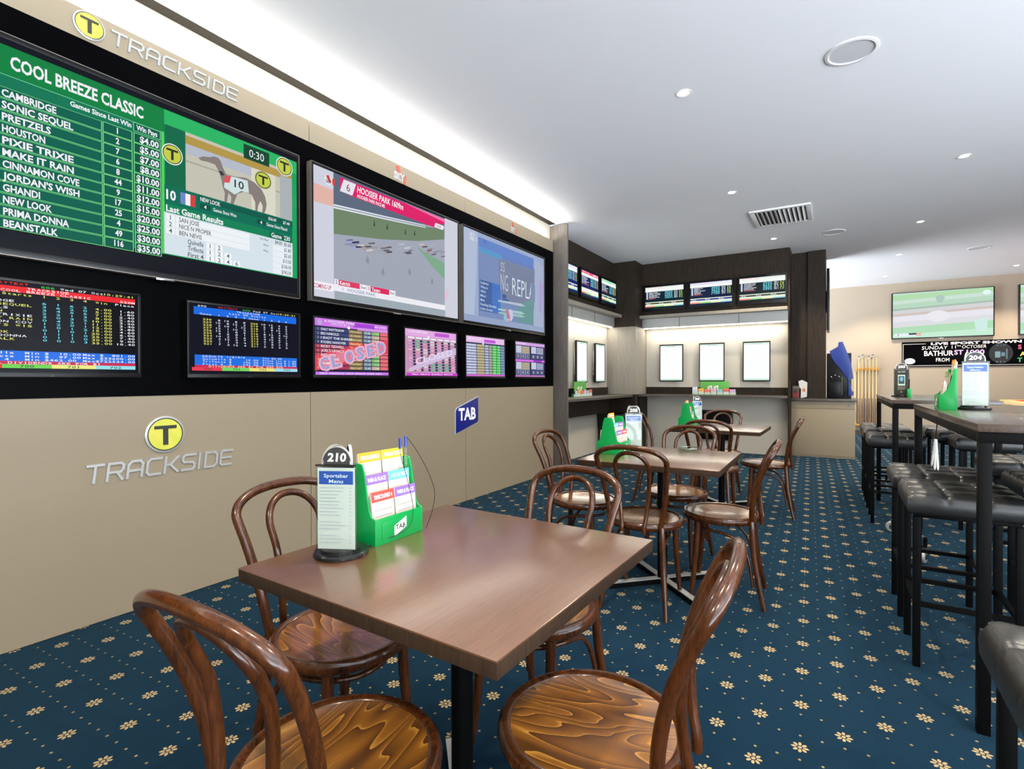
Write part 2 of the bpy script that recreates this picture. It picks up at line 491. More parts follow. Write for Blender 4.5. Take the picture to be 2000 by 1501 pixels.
# nook: left wall, corner column, back wall
mb = MB(); mb.box(-.4, -.27, 6.085, 9.4, 0, 2.3, M['panel_lit'])
mb.box(-.4, -.15, 6.085, 9.4, 2.3, CEIL, M['dark_wood'])
struct(mb.build('wall_nook_left', smooth=0))
mb = MB(); mb.box(-.3, .237, 8.62, 9.4, 0, CEIL, M['dark_wood'], .002); mb.box(-.268, .2385, 8.6185, 9.2, .95, 2.1, M['wood_pale_lit']); struct(mb.build('wall_column', smooth=0))  # paler box over lower column: the shelf strip's glow put into the colour
mb = MB(); mb.box(.23, 2.5, 9.22, 9.4, 0, 2.3, M['panel_lit'])
mb.box(.23, 2.5, 9.0, 9.4, 2.3, CEIL, M['dark_wood'])
struct(mb.build('wall_nook_back', smooth=0))
# shelves (lips) with pelmets below the upper boards
mb = MB()
mb.box(-.15, .0, 6.085, 8.62, 2.262, 2.312, M['wood_pale_lit'], .003)
mb.box(-.15, -.135, 6.085, 8.62, 2.11, 2.262, M['steel'])
for y in (6.9, 7.75): mb.box(-.136, -.131, y, y + .006, 2.1, 2.262, M['dark_trim'])
struct(mb.build('trim_5', smooth=0))
mb = MB()
mb.box(.237, 2.5, 8.85, 9.0, 2.252, 2.302, M['wood_pale_lit'], .003)
mb.box(.237, 2.5, 9.0, 9.014, 2.10, 2.252, M['steel'])
for x in (.87, 1.8): mb.box(x, x + .008, 8.996, 9.001, 2.09, 2.252, M['dark_trim'])
struct(mb.build('trim_6', smooth=0))
for nm, bx in (('led_strip', (-.20, -.17, 6.1, 8.61, 2.095, 2.108)), ('led_strip', (.25, 2.49, 9.06, 9.085, 2.085, 2.098))):
    mb = MB(); mb.box(*bx, M['led'])
    o = mb.build(nm, smooth=0)
    tag(o, 'white light strip under the left shelf of the nook' if bx[0] < 0 else 'white light strip under the back shelf of the nook', 'light')
# dark pillar and the wall behind it
mb = MB(); mb.box(2.522, 2.742, 9.50, 10.3, 0, CEIL, M['dark_wood']); mb.box(2.742, 2.985, 9.45, 10.3, 0, CEIL, M['dark_wood'], .002)
struct(mb.build('wall_pillar', smooth=0))
mb = MB(); mb.box(-.35, 9.0, 13.6, 13.75, 0, CEIL + .1, M['cream']); struct(mb.build('wall_back', smooth=0))
mb = MB(); mb.box(-.35, 4.2, -2.12, -2.0, 0, CEIL + .1, M['cream']); struct(mb.build('wall_front_unseen', smooth=0))  # unseen wall, added and cut short to steer world light from behind
mb = MB(); mb.box(8.5, 8.6, 4.2, 13.6, 0, CEIL + .1, M['cream']); struct(mb.build('wall_right_unseen', smooth=0))  # unseen wall, added to keep world light off the far end
mb = MB(); mb.box(-.35, 9.0, 13.58, 13.6, 0, .1, M['dark_trim']); struct(mb.build('baseboard_back', smooth=0))

# ------------------------------------------------------------------ counters of the nook
def counter_left():
    r = thing('counter', 'dark grey writing counter along the left wall of the nook', 'counter', (0, 7.35, 0))
    mb = MB(); mb.box(-.268, .2, -1.26, 1.265, .91, .948, M['dark_wood_h'], .002); mb.build('worktop', r)
    mb = MB(); mb.box(-.268, -.25, -1.26, 1.265, .948, 1.07, M['dark_wood']); mb.build('splashback', r)
    mb = MB(); mb.box(-.1, -.08, -1.26, .9, .66, .91, M['dark_wood']); mb.build('apron', r)
    return r
def counter_back():
    r = thing('counter', 'dark grey writing counter along the back wall below three bright panels', 'counter', (1.37, 9.0, 0))
    mb = MB(); mb.box(-1.13, 1.128, -.25, .218, .91, .948, M['dark_wood_h'], .002); mb.build('worktop', r)
    mb = MB(); mb.box(-1.13, 1.128, .2, .218, .948, 1.07, M['dark_wood']); mb.build('splashback', r)
    mb = MB(); mb.box(-1.13, -1.11, -.2, .218, 0, .91, M['dark_wood']); mb.build('side_panel', r)
    return r
counter_left(); counter_back()

# cabinet under the dark pillar
r = thing('cabinet', 'beige low cabinet with dark worktop in front of the dark pillar', 'cabinet', (2.95, 9.33, 0))
mb = MB(); mb.box(-.425, .42, .0, .118, 0, .86, M['panel'], .002); mb.box(.037, .42, .118, .75, 0, .86, M['panel'], .002); mb.build('body', r)
mb = MB(); mb.box(-.423, .42, -.006, 0, .03, .74, M['panel'], .001); mb.build('door', r)
mb = MB(); mb.box(-.423, .42, -.006, 0, .745, .855, M['panel'], .001); d_ = mb.build('drawer', r)
mb = MB(); mb.lathe([(.012, 0), (.012, .006), (0, .006)], M['chrome'], 16); k_ = mb.build('lock', d_, loc=(.335, -.006, .80)); k_.rotation_euler = (pi / 2, 0, 0)
mb = MB(); mb.box(-.425, .445, -.03, .118, .86, .9, M['dark_wood_h'], .002); mb.box(.037, .445, .118, .78, .86, .9, M['dark_wood_h'], .002); mb.build('worktop', r)

# ================================================================== MONITORS
def monitor(name, label, cat, loc, W, H, T, depth, bez, art, frame, group=None, chin=None, back=.0, side=None):
    """loc = centre of the back of the set on its wall; art = Scr"""
    r = thing(name, label, cat, loc, 0, group)
    mb = MB(T); mb.box(-W / 2, W / 2, -H / 2, H / 2, back, depth, M['black_plastic'], .004)
    mb.build('housing', r)
    mb = MB(T); z0, z1 = depth - .006, depth + .004
    mb.box(-W / 2, W / 2, H / 2 - bez[0], H / 2, z0, z1, frame, .0015); mb.box(-W / 2, W / 2, -H / 2, -H / 2 + bez[1], z0, z1, frame, .0015)
    mb.box(-W / 2, -W / 2 + bez[2], -H / 2 + bez[1], H / 2 - bez[0], z0, z1, frame, .0015); mb.box(W / 2 - bez[2], W / 2, -H / 2 + bez[1], H / 2 - bez[0], z0, z1, frame, .0015)
    if side: mb.box(-W / 2 - .003, -W / 2, -H / 2, H / 2, depth * .3, z1, side); mb.box(W / 2, W / 2 + .003, -H / 2, H / 2, depth * .3, z1, side); mb.box(-W / 2, W / 2, -H / 2 - .003, -H / 2, depth * .3, z1, side); mb.box(-W / 2, W / 2, H / 2, H / 2 + .003, depth * .3, z1, side)
    mb.build('bezel', r)
    if chin:
        mb = MB(T); mb.prism([(-.055, -H / 2 - .001), (-.035, -H / 2 - .016), (.035, -H / 2 - .016), (.055, -H / 2 - .001)], depth * .6, depth + .002, 'z', M[chin], .002) if False else mb.box(-.045, .045, -H / 2 - .014, -H / 2 + .001, depth * .5, depth + .003, M[chin], .004)
        mb.build('sensor_bar', r)
    if art: art.build('screen', r, T, (0, (bez[1] - bez[0]) / 2, depth))
    return r

WHITE = (238, 240, 244); BLK = (6, 7, 10)
def tlogo(s, u, v, ru, rv, ring=(235, 240, 235)):
    s.ell(u, v, ru, rv, ring); s.ell(u, v, ru * .9, rv * .9, (40, 60, 40)); s.ell(u, v, ru * .82, rv * .82, (196, 206, 70))
    s.rect(u - ru * .55, v - rv * .48, u + ru * .55, v - rv * .28, (40, 48, 40)); s.rect(u - ru * .12, v - rv * .3, u + ru * .12, v + rv * .55, (40, 48, 40))

def art_race_board():
    s = Scr(1.61, .90)
    s.rect(0, 0, 1, 1, (10, 11, 20)); s.rect(.0, .03, 1, .885, (16, 160, 88)); s.rect(.0, .03, .55, .165, (8, 128, 62))
    s.rect(.0, .165, .497, .885, (10, 118, 84)); s.rect(.5, .03, 1, .12, (40, 180, 98)); s.rect(.04, .05, .098, .165, (10, 50, 40))
    s.rect(0, .164, .1, .169, (120, 220, 150)); s.text('COOL BREEZE CLASSIC', .121, .103, .062, WHITE, w=.318, bold=.03)
    s.rect(0, .1705, .495, .1735, (120, 220, 150))
    s.text('Games Since Last Win', .405, .196, .026, WHITE, w=.155, al='R', bold=.03)
    s.rect(.410, .172, .489, .222, (130, 225, 140)); s.rect(.412, .175, .487, .219, (0, 92, 72)); s.text('Win Pays', .449, .197, .028, WHITE, w=.06, al='C', bold=.03)
    rows = [('CAMBRIDGE', '1', '$4.00'), ('SONIC SEQUEL', '2', '$5.00'), ('PRETZELS', '7', '$7.00'), ('HOUSTON', '6', '$8.00'), ('PIXIE TRIXIE', '8', '$10.00'), ('MAKE IT RAIN', '44', '$11.00'),
            ('CINNAMON COVE', '9', '$12.00'), ("JORDAN'S WISH", '17', '$15.00'), ('GHANDI', '25', '$20.00'), ('NEW LOOK', '4', '$25.00'), ('PRIMA DONNA', '49', '$30.00'), ('BEANSTALK', '116', '$35.00')]
    for i, (a, b, c) in enumerate(rows):
        v = .258 + .0565 * i
        s.rect(0, v - .026, .327, v + .0265, (130, 225, 140)); s.rect(0, v - .024, .325, v + .0235, (0, 96, 76))
        s.rect(.329, v - .028, .407, v + .0265, (130, 225, 140)); s.rect(.331, v - .025, .405, v + .0235, (0, 92, 72))
        s.rect(.411, v - .028, .488, v + .0265, (130, 225, 140)); s.rect(.413, v - .025, .486, v + .0235, (0, 84, 64))
        s.text(a, .103, v + .002, .033, WHITE, w=.0128 * len(a), bold=.03); s.text(b, .367, v - .003, .031, WHITE, al='C', bold=.03, cw=.75)
        s.text(c, .483, v, .035, WHITE, w=.011 * len(c), al='R', bold=.03)
    s.rect(.489, .17, .497, .885, (90, 205, 100))
    # greyhound picture
    s.rect(.5, .12, .565, .48, (6, 104, 70)); s.rect(.564, .12, .974, .476, (196, 194, 178)); s.rect(.564, .14, .974, .19, (178, 150, 70)); s.rect(.564, .19, .80, .25, (180, 186, 200)); s.rect(.564, .29, .974, .30, (168, 166, 152)); s.rect(.80, .19, .90, .476, (216, 214, 196)); s.rect(.92, .17, .974, .476, (170, 176, 180))
    dog = [(.606, .252), (.622, .232), (.645, .222), (.66, .208), (.674, .206), (.684, .222), (.692, .26), (.705, .30), (.735, .292), (.775, .275), (.81, .285), (.84, .315), (.856, .36), (.862, .41), (.858, .45), (.852, .476), (.843, .476), (.846, .43), (.836, .40), (.826, .44), (.824, .476), (.815, .476), (.815, .42), (.80, .375), (.77, .372), (.745, .40), (.735, .45), (.73, .476), (.72, .476), (.722, .43), (.712, .41), (.705, .476), (.696, .476), (.698, .42), (.69, .38), (.686, .34), (.676, .29), (.664, .258), (.64, .256), (.615, .262)]
    s.poly(dog, (134, 124, 120))
    s.poly([(.70, .305), (.735, .295), (.785, .29), (.79, .37), (.76, .372), (.735, .41), (.695, .385)], (206, 224, 224)); s.poly([(.70, .305), (.722, .299), (.715, .345), (.694, .352)], (222, 80, 90)); s.text('10', .752, .335, .05, (30, 34, 40), w=.036, al='C', bold=.01)
    s.poly([(.676, .29), (.69, .285), (.697, .305), (.686, .315)], (60, 56, 60))
    s.rect(.77, .05, .874, .145, (14, 70, 44)); s.text('0:30', .822, .098, .052, WHITE, w=.06, al='C', bold=.0)
    tlogo(s, .522, .285, .033, .062); tlogo(s, .848, .25, .035, .06, (170, 176, 120)); tlogo(s, .94, .10, .037, .066)
    s.rect(.497, .476, .974, .585, (0, 108, 84)); s.text('10', .517, .53, .055, WHITE, w=.03, al='C', bold=.03)
    for q, c in enumerate(((110, 130, 200), WHITE, (214, 60, 60))): s.rect(.546 + .016 * q, .495, .562 + .016 * q, .565, c)
    s.rect(.603, .485, .974, .52, (0, 88, 70)); s.text('NEW LOOK', .611, .503, .025, WHITE, w=.07, bold=.02)
    for u, t_ in ((.628, '4'), (.838, '4')): s.rect(u - .018, .53, u + .018, .562, (0, 80, 62)); s.text(t_, u, .546, .022, WHITE, al='C')
    s.text('Games Since Won', .655, .547, .022, WHITE, w=.085); s.text('Games Since Placed', .86, .547, .022, WHITE, w=.09); s.text('$26.00', .885, .503, .02, WHITE, al='C', w=.034); s.text('$7.40', .962, .503, .02, WHITE, al='R', w=.03)
    s.rect(.497, .585, .974, .637, (6, 128, 84)); s.text('Last Game Results', .501, .612, .036, WHITE, w=.19, bold=.03); s.rect(.872, .592, .968, .634, (0, 100, 72)); s.text('Game  230', .963, .612, .03, WHITE, w=.083, al='R', bold=.02)
    s.rect(.495, .637, .974, .882, (214, 226, 234)); DG = (84, 88, 92)
    for i, (a, b) in enumerate((('1', 'SAN JOSE'), ('2', 'NICE N PROPER'), ('4', 'BEN NEVIS'))):
        v = .664 + .0395 * i
        s.rect(.5, v - .018, .528, v + .018, (236, 242, 246)); s.rect(.531, v - .018, .79, v + .018, (236, 242, 246)); s.text(a, .514, v, .026, DG, al='C'); s.text(b, .541, v, .026, DG, w=.0082 * len(b))
    for i, (a, b) in enumerate((('Quinella', '12'), ('Trifecta', '124'), ('First 4', '1246'))):
        v = .785 + .0395 * i
        s.text(a, .62, v, .028, DG, w=.052, al='R')
        for k, ch in enumerate(b): s.rect(.63 + .032 * k, v - .018, .656 + .032 * k, v + .018, (240, 245, 248)); s.text(ch, .643 + .032 * k, v, .026, DG, al='C')
    s.text('Win Place', .866, .658, .013, DG, al='R', w=.035); s.text('Place', .866, .695, .013, DG, al='R', w=.02); s.text('Place', .866, .735, .013, DG, al='R', w=.02)
    s.text('$4.00', .925, .657, .024, DG, al='R', w=.03)
    for i, t_ in enumerate(('$1.60', '$1.80', '$2.60', '$10.00', '$106.00', '$742.00')): s.rect(.885, .64 + .0405 * i, .970, .676 + .0405 * i, (232, 238, 244)) if i else None; s.text(t_, .966, .657 + .0405 * i, .024, DG, al='R', w=.0062 * len(t_))
    return s

def art_hoosier():
    s = Scr(1.60, .90)
    s.rect(0, 0, 1, 1, (206, 208, 222)); s.poly([(0, .14), (.105, .14), (.105, .27), (0, .28)], (226, 178, 166)); s.rect(.105, 0, .883, .9, (160, 166, 180))
    s.poly([(.105, 0), (.883, 0), (.883, .09), (.70, .15), (.45, .2), (.105, .26)], (92, 104, 124))
    s.poly([(.105, .275), (.45, .215), (.70, .165), (.883, .11), (.883, .215), (.66, .32), (.40, .41), (.105, .485)], (112, 132, 104))
    for o in (.0, .022): s.poly([(.105, .25 + o), (.45, .192 + o), (.72, .142 + o), (.72, .148 + o), (.45, .2 + o), (.105, .26 + o)], (232, 236, 244))
    s.poly([(.65, .38), (.883, .46), (.883, .62), (.78, .53)], (126, 168, 140))
    rnd = random.Random(3)
    for (u, v, c) in ((.21, .53, (70, 74, 110)), (.40, .49, (90, 82, 90)), (.55, .43, (96, 96, 110)), (.73, .37, (110, 90, 96)), (.30, .505, (120, 110, 110)), (.82, .38, (88, 90, 108))):
        for q in range(9):
            du, dv = rnd.uniform(-.05, .05), rnd.uniform(-.035, .035)
            s.poly([(u + du - .02, v + dv + .008), (u + du + .022, v + dv - .014), (u + du + .026, v + dv - .002), (u + du - .012, v + dv + .016)], (lambda k: tuple(max(0, min(255, x + k)) for x in c))(rnd.randint(-30, 110)))
    for (u, v) in ((.30, .61), (.40, .68), (.59, .62), (.77, .66)): s.poly([(u - .012, v + .03), (u, v - .03), (u + .012, v + .02), (u + .004, v + .05)], (138, 144, 164))
    for (u, v) in ((.345, .29), (.43, .28), (.56, .27), (.63, .25)): s.poly([(u - .006, v + .03), (u, v - .03), (u + .006, v + .03)], (52, 70, 60))
    s.poly([(.14, .02), (.883, .012), (.883, .05), (.80, .135), (.20, .135), (.14, .125)], (222, 28, 104)); s.poly([(.54, .013), (.883, .012), (.883, .045)], (236, 120, 170))
    s.poly([(.16, .025), (.232, .025), (.21, .13), (.138, .13)], (226, 228, 236)); s.text('6', .186, .078, .06, (150, 40, 70), al='C', bold=.0)
    s.text('HOOSIER PARK 1609m', .238, .06, .052, WHITE, w=.305, bold=.02, shear=.12); s.text('HOOSIER PARK PACE MS', .238, .115, .028, WHITE, w=.176, bold=.02, shear=.12)
    s.poly([(.80, .085), (.875, .085), (.865, .13), (.79, .13)], (236, 236, 240)); s.text('RACE01', .832, .108, .02, (120, 90, 110), al='C', w=.035)
    s.ell(.075, .08, .022, .04, (222, 226, 232)); s.poly([(.062, .05), (.078, .04), (.092, .09), (.08, .1)], (206, 70, 60)); s.text('SKY', .076, .092, .024, (80, 60, 70), al='C', w=.03); s.ell(.104, .08, .008, .03, (216, 60, 60))
    s.rect(.0, .885, .883, .935, (236, 236, 242)); s.rect(.0, .885, .098, .945, (244, 240, 244)); s.text('COMING UP', -.004, .918, .034, (176, 60, 100), w=.092, bold=.01)
    s.rect(.105, .84, .128, .885, WHITE); s.text('2', .116, .862, .03, (120, 90, 110), al='C'); s.rect(.128, .84, .25, .885, (222, 60, 100)); s.text('Katrick', .135, .862, .03, WHITE, w=.06, bold=.02)
    s.rect(.252, .842, .295, .888, WHITE); s.text('5wn', .273, .865, .024, (110, 100, 110), al='C'); s.rect(.297, .842, .318, .888, WHITE); s.text('3', .307, .865, .026, (110, 90, 110), al='C')
    s.rect(.318, .842, .44, .888, (222, 40, 96)); s.text('Taupo', .325, .865, .03, WHITE, w=.055, bold=.02); s.rect(.442, .842, .485, .888, WHITE); s.text('0ws', .463, .865, .024, (110, 100, 110), al='C')
    s.text('1   HOOSIER PARK', .15, .91, .026, (150, 150, 190), w=.2)
    s.rect(.883, 0, 1, 1, (206, 208, 222)); s.poly([(.885, .78), (.91, .66), (.906, .78), (.89, .86)], (226, 190, 206)); s.rect(.105, .935, .883, 1, (158, 170, 178))
    return s

def art_replay():
    s = Scr(1.635, .90, lambda c: screen_mat(tuple(int(a * .76 + b * .24) for a, b in zip(c, (176, 188, 212)))))
    s.rect(0, 0, 1, 1, (150, 166, 200)); s.poly([(0, 0), (.14, 0), (.13, .45), (.10, 1), (0, 1)], (176, 188, 212)); s.rect(.15, .05, .84, .93, (104, 126, 176)); s.rect(.15, .05, .84, .2, (78, 116, 196))
    s.poly([(.38, .2), (.86, .18), (.86, .72), (.38, .72)], (104, 114, 140)); s.poly([(.62, .70), (.84, .58), (.84, .92), (.62, .92)], (84, 138, 130)); s.poly([(.86, .05), (1, .1), (1, 1), (.84, 1)], (164, 176, 204)); s.poly([(.93, .3), (.99, .35), (.97, .75), (.92, .72)], (172, 150, 206))
    s.rect(.152, .155, .42, .213, (66, 140, 200)); s.rect(.42, .155, .84, .2, (84, 110, 186)); s.rect(.15, .213, .84, .217, (90, 150, 150))
    s.rect(.163, .52, .385, .865, (34, 74, 142)); s.rect(.30, .52, .40, .865, (40, 96, 186))
    for i, t_ in enumerate(('Sudareto', 'What al', 'Whirl', 'Minol', 'Mast', 'Rustling Bandita', 'Indio Invade')): s.text(t_, .172, .548 + .0485 * i, .028, (206, 216, 236), w=.011 * len(t_)); s.rect(.163, .57 + .0485 * i, .385, .5725 + .0485 * i, (28, 60, 124))
    s.rect(.42, .62, .47, .665, (26, 64, 140)); s.rect(.42, .67, .5, .72, (34, 76, 150))
    s.text('SS', .40, .295, .11, (206, 212, 226), w=.05, bold=-.01); s.text('NG', .40, .475, .2, (206, 214, 230), w=.09, bold=-.01); s.text('REPLA', .544, .49, .215, (226, 234, 240), w=.30, bold=-.006); s.poly([(.80, .4), (.86, .4), (.86, .62), (.80, .62)], (108, 128, 160))
    for v, c in ((.70, (180, 196, 208)), (.80, (166, 200, 196)), (.84, (150, 190, 180))): s.poly([(.37, v), (.66, v - .02), (.72, v), (.66, v + .014), (.37, v + .02)], c)
    s.ell(.52, .85, .035, .07, (198, 206, 230)); s.poly([(.46, .8), (.49, .79), (.53, .93), (.50, .95)], (204, 92, 110)); s.text('SKY', .50, .925, .05, (230, 232, 240), al='C', w=.07, bold=.02); s.ell(.455, .9, .02, .06, (136, 190, 204))
    s.text('SKY', .085, .055, .04, (226, 232, 240), al='C', w=.05, bold=.02); s.text('2', .13, .085, .04, (226, 232, 240), al='C', bold=.02); s.ell(.085, .1, .025, .02, (210, 218, 232)); s.text('10', .215, .08, .045, (50, 80, 160), al='C', bold=.01); s.rect(0, .93, 1, 1, (140, 156, 190))
    return s

YEL = (226, 224, 110); CY = (110, 214, 232); BLU = (30, 112, 232); RED = (240, 38, 44)
def art_text_fields():
    s = Scr(.69, .395)
    s.rect(0, 0, 1, 1, (4, 5, 12)); P = .0245; H = .025
    s.mono('694', .06, .022, H, P, WHITE); s.mono('SKYTEXT', .215, .022, H, P, RED); s.mono('606', .445, .028, H, P, (60, 200, 80)); s.mono('Wed 07 Oct', .545, .028, H, P, WHITE); s.mono('10:29:41', .98, .027, H, P, YEL, 'R')
    s.rect(.03, .05, .985, .117, RED); s.mono('TRACKSIDE', .375, .066, H, P, WHITE); s.mono('COOL BREEZE CLASSIC', .25, .1, H, P, WHITE); s.mono('520M', .985, .1, H, P, WHITE, 'R')
    s.mono('Last 30 Starts', .06, .138, H, P, YEL)
    for u, t_ in ((.462, '1'), (.534, '2'), (.607, '3'), (.681, '4')): s.mono(t_, u - .012, .138, H, P, YEL)
    s.mono('Win', .74, .14, H, P, YEL); s.mono('Place', .98, .141, H, P, WHITE, 'R')
    names = ['CAMBRIDGE', 'SONIC SEQUEL', 'PRETZELS', 'HOUSTON', 'PIXIE TRIXIE', 'MAKE IT RAIN', 'CINNAMON COV', "JORDAN'S WIS", 'GHANDI', 'NEW LOOK', 'PRIMA DONNA', 'BEANSTALK']
    cols = ['633230110100', '164204201110', '625132010110', '205321121003']
    win = ['4.00', '5.00', '7.00', '8.00', '10.00', '11.00', '12.00', '15.00', '20.00', '25.00', '30.00', '35.00']; plc = ['1.60', '1.80', '2.40', '2.60', '3.20', '3.40', '3.80', '4.60', '6.00', '7.40', '9.00', '10.40']
    for i in range(12):
        v = .216 + .038 * i
        s.mono(names[i], .06 + .0, v, H, .0285, WHITE if i % 2 == 0 else YEL)
        for u, c in zip((.462, .534, .607, .681), cols): s.mono(c[i], u - .013, v, H, .026, CY)
        s.mono(win[i], .838, v + .004, H, P * 1.02, YEL, 'R'); s.mono(plc[i], .98, v + .004, H, P, WHITE, 'R')
    s.rect(.03, .763, .98, .877, BLU)
    for i, (a, b, c) in enumerate((('Quinella  Min $  10.00', 'Max $', '801.00'), ('Trifecta  Min $  97.00', 'Max $', '33600.00'), ('First 4   Min $462.00', 'Max', '$722534.00'))):
        s.mono(a, .06 + .055, .785 + .037 * i, H, P, WHITE); s.mono(b, .662, .785 + .037 * i, H, P, WHITE); s.mono(c, .98, .785 + .037 * i, H, P, WHITE, 'R')
    s.rect(.03, .877, .98, .911, (206, 40, 80)); s.mono('ALL DIVIDENDS ARE FOR $1', .18, .895, H, P, WHITE)
    for u0, u1, c, t_ in ((.03, .253, (226, 50, 44), '699'), (.253, .495, (110, 214, 80), '700'), (.495, .738, (238, 236, 130), '701'), (.738, .98, (150, 226, 236), '702')): s.rect(u0, .911, u1, .955, c); s.mono(t_, (u0 + u1) / 2 - .04, .934, .026, P, (40, 70, 50))
    return s

def art_text_starts():
    s = Scr(.69, .395)
    s.rect(0, 0, 1, 1, (8, 10, 26)); P = .0245; H = .025; W2 = (216, 220, 236)
    s.mono('690', .06, .03, H, P, W2); s.mono('SKYTEXT', .225, .022, H, P, (206, 40, 60)); s.mono('605', .44, .022, H, P, (50, 180, 80)); s.mono('Wed 07 Oct', .535, .022, H, P, W2); s.mono('10:29:21', .97, .02, H, P, YEL, 'R')
    s.rect(.03, .045, .975, .155, (22, 106, 226)); s.mono('TRACKSIDE', .385, .062, H, P, W2); s.mono('Last 20 Starts', .32, .097, H, P, W2)
    for b in (0, .41):
        s.mono('Game', .075 + b * 1.02, .14, H, P, W2)
        for k in range(4): s.mono(str(k + 1), .222 + .0735 * k + b, .14, H, P, W2)
    rnd = random.Random(11)
    for i in range(10):
        v = .215 + .039 * i
        for b, g in ((0, 230 - i), (.41, 220 - i)):
            s.mono(str(g), .1 + b, v, H, P, YEL)
            for k in range(4):
                q = rnd.choice(['1', '2', '3', '4', '5', '6', '7', '8', '10', '12']); s.mono(q, .247 + .0735 * k + b, v, H, P, W2, 'R')
    s.rect(.03, .728, .975, .875, (30, 112, 226))
    for i, (a, b, c) in enumerate((('RESULTS 1/2/4/6', '', 'Win $4.00'), ('Quinella $', '10.00', 'Place 1st $ 1.60'), ('Trifecta $', '106.00', 'Place 2nd $ 1.80'), ('First 4  $', '742.00', 'Place 3rd $ 2.60'))):
        s.mono(a, .09, .748 + .037 * i, H, P, W2); s.mono(b, .58, .748 + .037 * i, H, P, W2, 'R'); s.mono(c, .62, .748 + .037 * i, H, .0215, W2)
    s.rect(.03, .875, .975, .905, (206, 40, 80)); s.mono('DIVIDENDS ARE $1 FOR 600 603', .14, .89, .028, P, (240, 220, 170))
    for u0, u1, c, t_ in ((.008, .251, (230, 60, 80), '700'), (.251, .493, (120, 214, 100), '701'), (.493, .737, (236, 226, 120), '702'), (.737, .977, (160, 220, 236), '703')): s.rect(u0, .905, u1, .955, c); s.mono(t_, (u0 + u1) / 2 - .03, .93, .026, P, (60, 70, 60))
    return s

def art_odds():
    s = Scr(.69, .395)
    s.rect(0, 0, 1, 1, (30, 28, 60)); s.rect(0, 0, 1, .135, (206, 120, 230)); s.rect(.5, .02, .8, .1, (164, 70, 214)); s.ell(.06, .07, .03, .05, (190, 170, 220)); s.text('6 HOOSIER PARK', .12, .04, .042, WHITE, w=.4, bold=.01); s.text('1609m Pace MS', .2, .085, .03, (236, 220, 244), w=.2); s.text('BET & WIN', .8, .05, .03, WHITE, w=.17); s.ell(.43, .12, .02, .03, WHITE); s.rect(.55, .1, 1, .15, (216, 150, 226))
    names = ['ONLY WAYTKNOW', 'BIG HAROLD', 'I SHOT THE SHERIFF', 'RYDERS HANOVER', 'RICKY TIDWELL', "JOEL'S LEGACY", 'BADLANDS', 'DUSTY LANE', 'TRAMP RANGER', 'FLIGHTMAN']
    prices = ['25.80', '21.60', '11.40', '9.50', '4.20', '12.20', '44.70', '41.30', '51.10', '3.60']
    for i in range(10):
        v = .19 + .0755 * i
        c = (136, 140, 170) if i < 3 else (176, 130, 150)
        s.rect(0, v - .033, .43, v + .03, (60, 70, 118) if i < 4 else (170, 60, 90)); s.rect(.43, v - .033, .62, v + .03, (150, 130, 90) if i < 3 or i > 6 else (226, 110, 84)); s.rect(.63, v - .033, .74, v + .03, (112, 130, 150)); s.rect(.75, v - .033, .87, v + .03, (130, 180, 120) if i in (0, 5, 6, 7, 8) else (200, 170, 160)); s.rect(.88, v - .033, 1, v + .03, (232, 110, 120))
    s.poly([(.0, .66), (.5, .46), (1, .28), (1, .56), (.6, .70), (.3, .82), (0, .93)], (222, 70, 92)); s.poly([(.03, .72), (.45, .52), (.95, .36), (.97, .50), (.55, .68), (.06, .88)], (224, 128, 150))
    for i in range(10):
        v = .19 + .0755 * i
        s.text(str(i + 1), .035, v, .04, (206, 200, 130), al='C', cw=.7); s.text(names[i], .07, v, .044, WHITE, w=.0225 * len(names[i]), bold=.01); s.text(prices[i], .735, v, .042, (206, 226, 240), al='R', w=.09, bold=.01); s.text('%.2f' % (1.5 + i * .7), .855, v, .04, (190, 240, 150), al='R', w=.06); s.text(['Out to Rain', 'A. Smith', 'Dark Cell', 'Ray Fay', 'T. Hall', 'D. May', 'Stay Day', 'Glen Elm', 'Top Rank', 'Bay Leaf'][i], .45, v, .032, (232, 214, 150), w=.14)
    for ch, u, v in (('C', .11, .80), ('L', .25, .745), ('O', .43, .66), ('S', .58, .585), ('E', .73, .52), ('D', .89, .455)):
        s.text(ch, u, v, .24, (236, 176, 200), al='C', w=.15, bold=.06, rot=.22); s.text(ch, u, v, .20, (158, 160, 210), al='C', w=.105, bold=.03, rot=.22)
    s.rect(0, .945, 1, 1, (196, 120, 232)); s.text('FIELD  HANDICAP  RACE  RESULTS  FORM  NEXT', .05, .972, .026, WHITE, w=.85)
    return s

